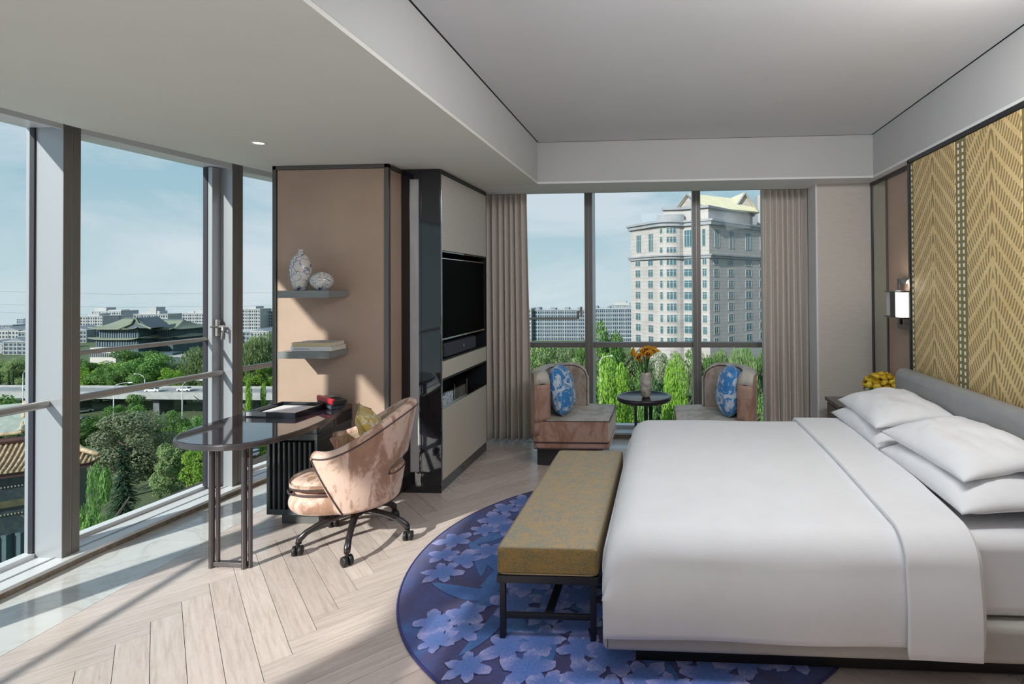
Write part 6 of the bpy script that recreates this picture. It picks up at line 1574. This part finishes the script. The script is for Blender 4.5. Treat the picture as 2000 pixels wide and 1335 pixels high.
# front gable and white base storey
g0, g1 = at(232, 640, 254), at(284, 640, 254); gz0, gz1 = at(250, 641, 254).z, at(250, 621, 254).z
MB().add([(g0.x, 256, gz0), (g1.x, 256, gz0), ((g0.x + g1.x) / 2, 256, gz1), (g0.x, 268, gz0), (g1.x, 268, gz0), ((g0.x + g1.x) / 2, 268, gz1)], [(0, 1, 2), (0, 2, 5, 3), (1, 4, 5, 2), (0, 3, 4, 1)]).build('gable', facade_dark, hall)
for a, b_ in ((g0, -1), (g1, 1)): MB().tube([(a.x + b_ * 1.5, 255.5, gz0 - 0.3), ((g0.x + g1.x) / 2 + b_ * 2.0, 255.5, gz0 + (gz1 - gz0) * 0.45), ((g0.x + g1.x) / 2, 255.5, gz1 + 0.3)], [0.5, 0.4, 0.4], 6).build('gable_rake', roof_green, hall)
w0, w1 = at(184, 690, 255), at(234, 690, 255); bx(w0.x, w1.x, 253, 257, GZ, at(200, 678, 255).z).build('white_base', hall_white, hall)
m = MB()
for k in range(14): x = w0.x + (k + 0.5) * (w1.x - w0.x) / 14; m.box(x - 0.3, x + 0.3, 252.9, 253.1, at(200, 696, 255).z, at(200, 688, 255).z)
tag(m.build('window', pane_dark, hall), kind='stuff')
b0, b1 = at(236, 690, 252), at(330, 690, 252); bx(b0.x, b1.x, 254, 260, GZ, at(250, 690, 252).z).build('dark_base', teal_dark, hall)
w_ = at(326, 690, 235), at(372, 690, 235); wl_ = thing('boundary_wall', 'dark flat-roofed pavilion wall right of the old hall', 'building', (0, 0, 0))
bx(w_[0].x, w_[1].x, 235, 243, GZ, at(340, 697, 235).z).build('wall', teal_dark, wl_); bx(w_[0].x - 0.5, w_[1].x + 0.5, 234.4, 243.5, at(340, 697, 235).z, at(340, 695.5, 235).z).build('roof', concrete, wl_)
pk = thing('pyramid_roof_house', 'pale house with pointed pyramid roof right of the old hall', 'building', (0, 0, 0))
q0, q1 = at(341, 655, 280), at(362, 655, 280); bx(q0.x, q1.x, 280, 287, GZ, q0.z).build('wall', facade_white, pk)
cxp = (q0.x + q1.x) / 2; hp = at(350, 626, 280).z; MB().add([(q0.x - .5, 279.5, q0.z), (q1.x + .5, 279.5, q0.z), (q1.x + .5, 287.5, q0.z), (q0.x - .5, 287.5, q0.z), (cxp, 283.5, hp)], [(0, 1, 4), (1, 2, 4), (2, 3, 4), (3, 0, 4), (3, 2, 1, 0)]).build('pyramid_roof', mottled('terracotta_pale', (0.26, 0.20, 0.17), (0.32, 0.26, 0.22), 1, 0.8), pk)

# ---------------------------------------------------------------- tiled temple roof close below
tm = thing('tiled_roof_house', 'old building with tan tube-tiled roof right below the first window', 'building', (0, 0, 0))
tile_m = mottled('tan_tiles', (0.34, 0.24, 0.13), (0.58, 0.46, 0.29), 1.5, 0.55, lo=0.4, hi=0.6)
wood_red = mottled('dark_red_wood', (0.035, 0.012, 0.01), (0.07, 0.025, 0.018), 1, 0.7)
painted = mottled('painted_beams', (0.012, 0.022, 0.03), (0.03, 0.05, 0.05), 2.0, 0.5)
YL = 56.0
eL, eR = at(-190, 948, YL - 3), at(191, 905, YL + 6)
dv_ = Vector((eR.x - eL.x, eR.y - eL.y)); dl = dv_.length; dn = dv_.normalized(); nb_ = Vector((-dn.y, dn.x))       # nb_ points away from us
ze = at(60, 932, YL).z; zr = ze + 2.3; run = 5.2
def tp(s_, t_, z): q = Vector((eL.x, eL.y)) + dn * s_ + nb_ * t_; return (q.x, q.y, z)
def slope(t): return ze + (zr - ze) * (t ** 1.45)
rf_ = MB().grid(lambda u, v: tp(dl * u, run * v * min(1.0, max(0.03, dl * (1 - u) / 4.2)), slope(v * min(1.0, max(0.03, dl * (1 - u) / 4.2))) - 0.12 + 0.5 * max(0, (u - 0.93) / 0.07) ** 2 * (1 - v)), 60, 10); rf_.build('roof_bed', mottled('roof_bed_tiles', (0.14, 0.09, 0.05), (0.22, 0.15, 0.09), 2, 0.8), tm, solid=0.15)
def hip_cut(s_):  # near the right end the tube rows stop at the hip ridge
    r_ = dl - s_; return min(1.0, max(0.06, r_ / 4.2))
ntile = 0
s_ = 0.15
while s_ < dl - 0.2:
    T = hip_cut(s_); n_ = 12
    lift = lambda t: 0.5 * max(0, (s_ / dl - 0.93) / 0.07) ** 2 * (1 - t)
    MB().tube([tp(s_, run * T * k / n_, slope(T * k / n_) + lift(T * k / n_)) for k in range(n_ + 1)], 0.115, 8).build('tile_row', tile_m, tm, smooth=True)
    MB().tube([tp(s_, -0.06, ze + lift(0)), tp(s_, 0.02, ze + lift(0))], 0.14, 10).build('eave_tile', tile_m, tm); ntile += 1
    s_ += 0.46
MB().tube([tp(0, run, zr + 0.25), tp(dl - 4.2, run, zr + 0.25)], 0.42, 8).build('ridge', wood_red, tm)
MB().tube([tp(dl - 4.2, run, zr + 0.2), tp(dl - 2, run * 0.45, slope(0.45) + 0.35), tp(dl + 0.1, -0.1, ze + 0.75)], [0.36, 0.30, 0.24], 8).build('hip_ridge', tile_m, tm, smooth=True)
MB().tube([tp(dl - 4.2, run, zr + 0.5), tp(dl - 4.4, run, zr + 1.2), tp(dl - 4.9, run, zr + 1.5), tp(dl - 4.6, run, zr + 1.0)], [0.5, 0.45, 0.3, 0.15], 8).build('ridge_finial', wood_red, tm, smooth=True)
MB().prism([tp(0, 0.25, 0)[:2], tp(dl - 0.3, 0.25, 0)[:2], tp(dl - 0.3, 0.9, 0)[:2], tp(0, 0.9, 0)[:2]], ze - 0.75, ze - 0.1).build('eave_beam', wood_red, tm)
MB().prism([tp(0, 1.2, 0)[:2], tp(dl - 3.0, 1.2, 0)[:2], tp(dl - 3.0, 9, 0)[:2], tp(0, 9, 0)[:2]], ze - 7.5, ze - 0.3).build('upper_wall', painted, tm)
MB().prism([tp(0, 0.8, 0)[:2], tp(dl - 2.9, 0.8, 0)[:2], tp(dl - 2.9, 1.2, 0)[:2], tp(0, 1.2, 0)[:2]], ze - 4.3, ze - 3.6).build('painted_beam', mottled('olive_beam', (0.05, 0.05, 0.02), (0.10, 0.10, 0.04), 1, 0.6), tm)
MB().prism([tp(0, 1.4, 0)[:2], tp(dl - 3.2, 1.4, 0)[:2], tp(dl - 3.2, 9, 0)[:2], tp(0, 9, 0)[:2]], GZ, ze - 7.5).build('lower_wall', pbr('dark_glazing', (0.02, 0.04, 0.045), 0.15), tm)
studs = MB()
for k in range(40):
    for z in (ze - 2.0, ze - 5.2): q = tp(1 + k * (dl - 4) / 40, 1.15, z); studs.box(q[0] - 0.08, q[0] + 0.08, q[1] - 0.1, q[1], z - 0.08, z + 0.08)
tag(studs.build('gilt_stud', pbr('gilt', (0.22, 0.22, 0.18), 0.4), tm), kind='stuff')
for k in range(9): q = tp(1.5 + k * (dl - 6) / 8, 1.3, 0); bx(-0.35, 0.35, -0.35, 0.35, GZ, ze - 7.5).build('post', teal_dark, tm, (q[0], q[1], 0))
up_ = MB().grid(lambda u, v: tp((dl - 8.0) * u, 5.5 + 5 * v, zr + 1.1 + 2.8 * v ** 1.4 + 0.5 * max(0, (u - 0.9) / 0.1) ** 2 * (1 - v)), 30, 8); up_.build('upper_roof', mottled('pale_green_tiles', (0.26, 0.30, 0.26), (0.36, 0.40, 0.35), 1.5, 0.7), tm, solid=0.2)
MB().tube([tp(0, 5.4, zr + 1.0), tp((dl - 8.0), 5.4, zr + 1.1)], 0.22, 8).build('upper_eave', tile_m, tm)
MB().tube([tp((dl - 8.0), 5.4, zr + 1.3), tp((dl - 8.6), 8, zr + 2.0), tp((dl - 9.2), 10.5, zr + 4.1)], 0.22, 8).build('upper_hip', tile_m, tm)

# overhead wires
for z0, z1, Y, l_ in ((565, 570, 70, 'highest thin overhead wire crossing the sky of the left windows'), (590, 596, 72, 'second thin overhead wire below the highest one'), (606, 612, 74, 'lowest thin overhead wire just above the skyline')):
    a, b_ = at(-150, z0, Y), at(620, z1, Y)
    tag(MB().tube([a, (a + b_) / 2 - Vector((0, 0, 0.5)), b_], 0.018, 5).build('overhead_wire', pbr('wire', (0.15, 0.17, 0.18), 0.6)), l_, 'wire', 'overhead wires outside')
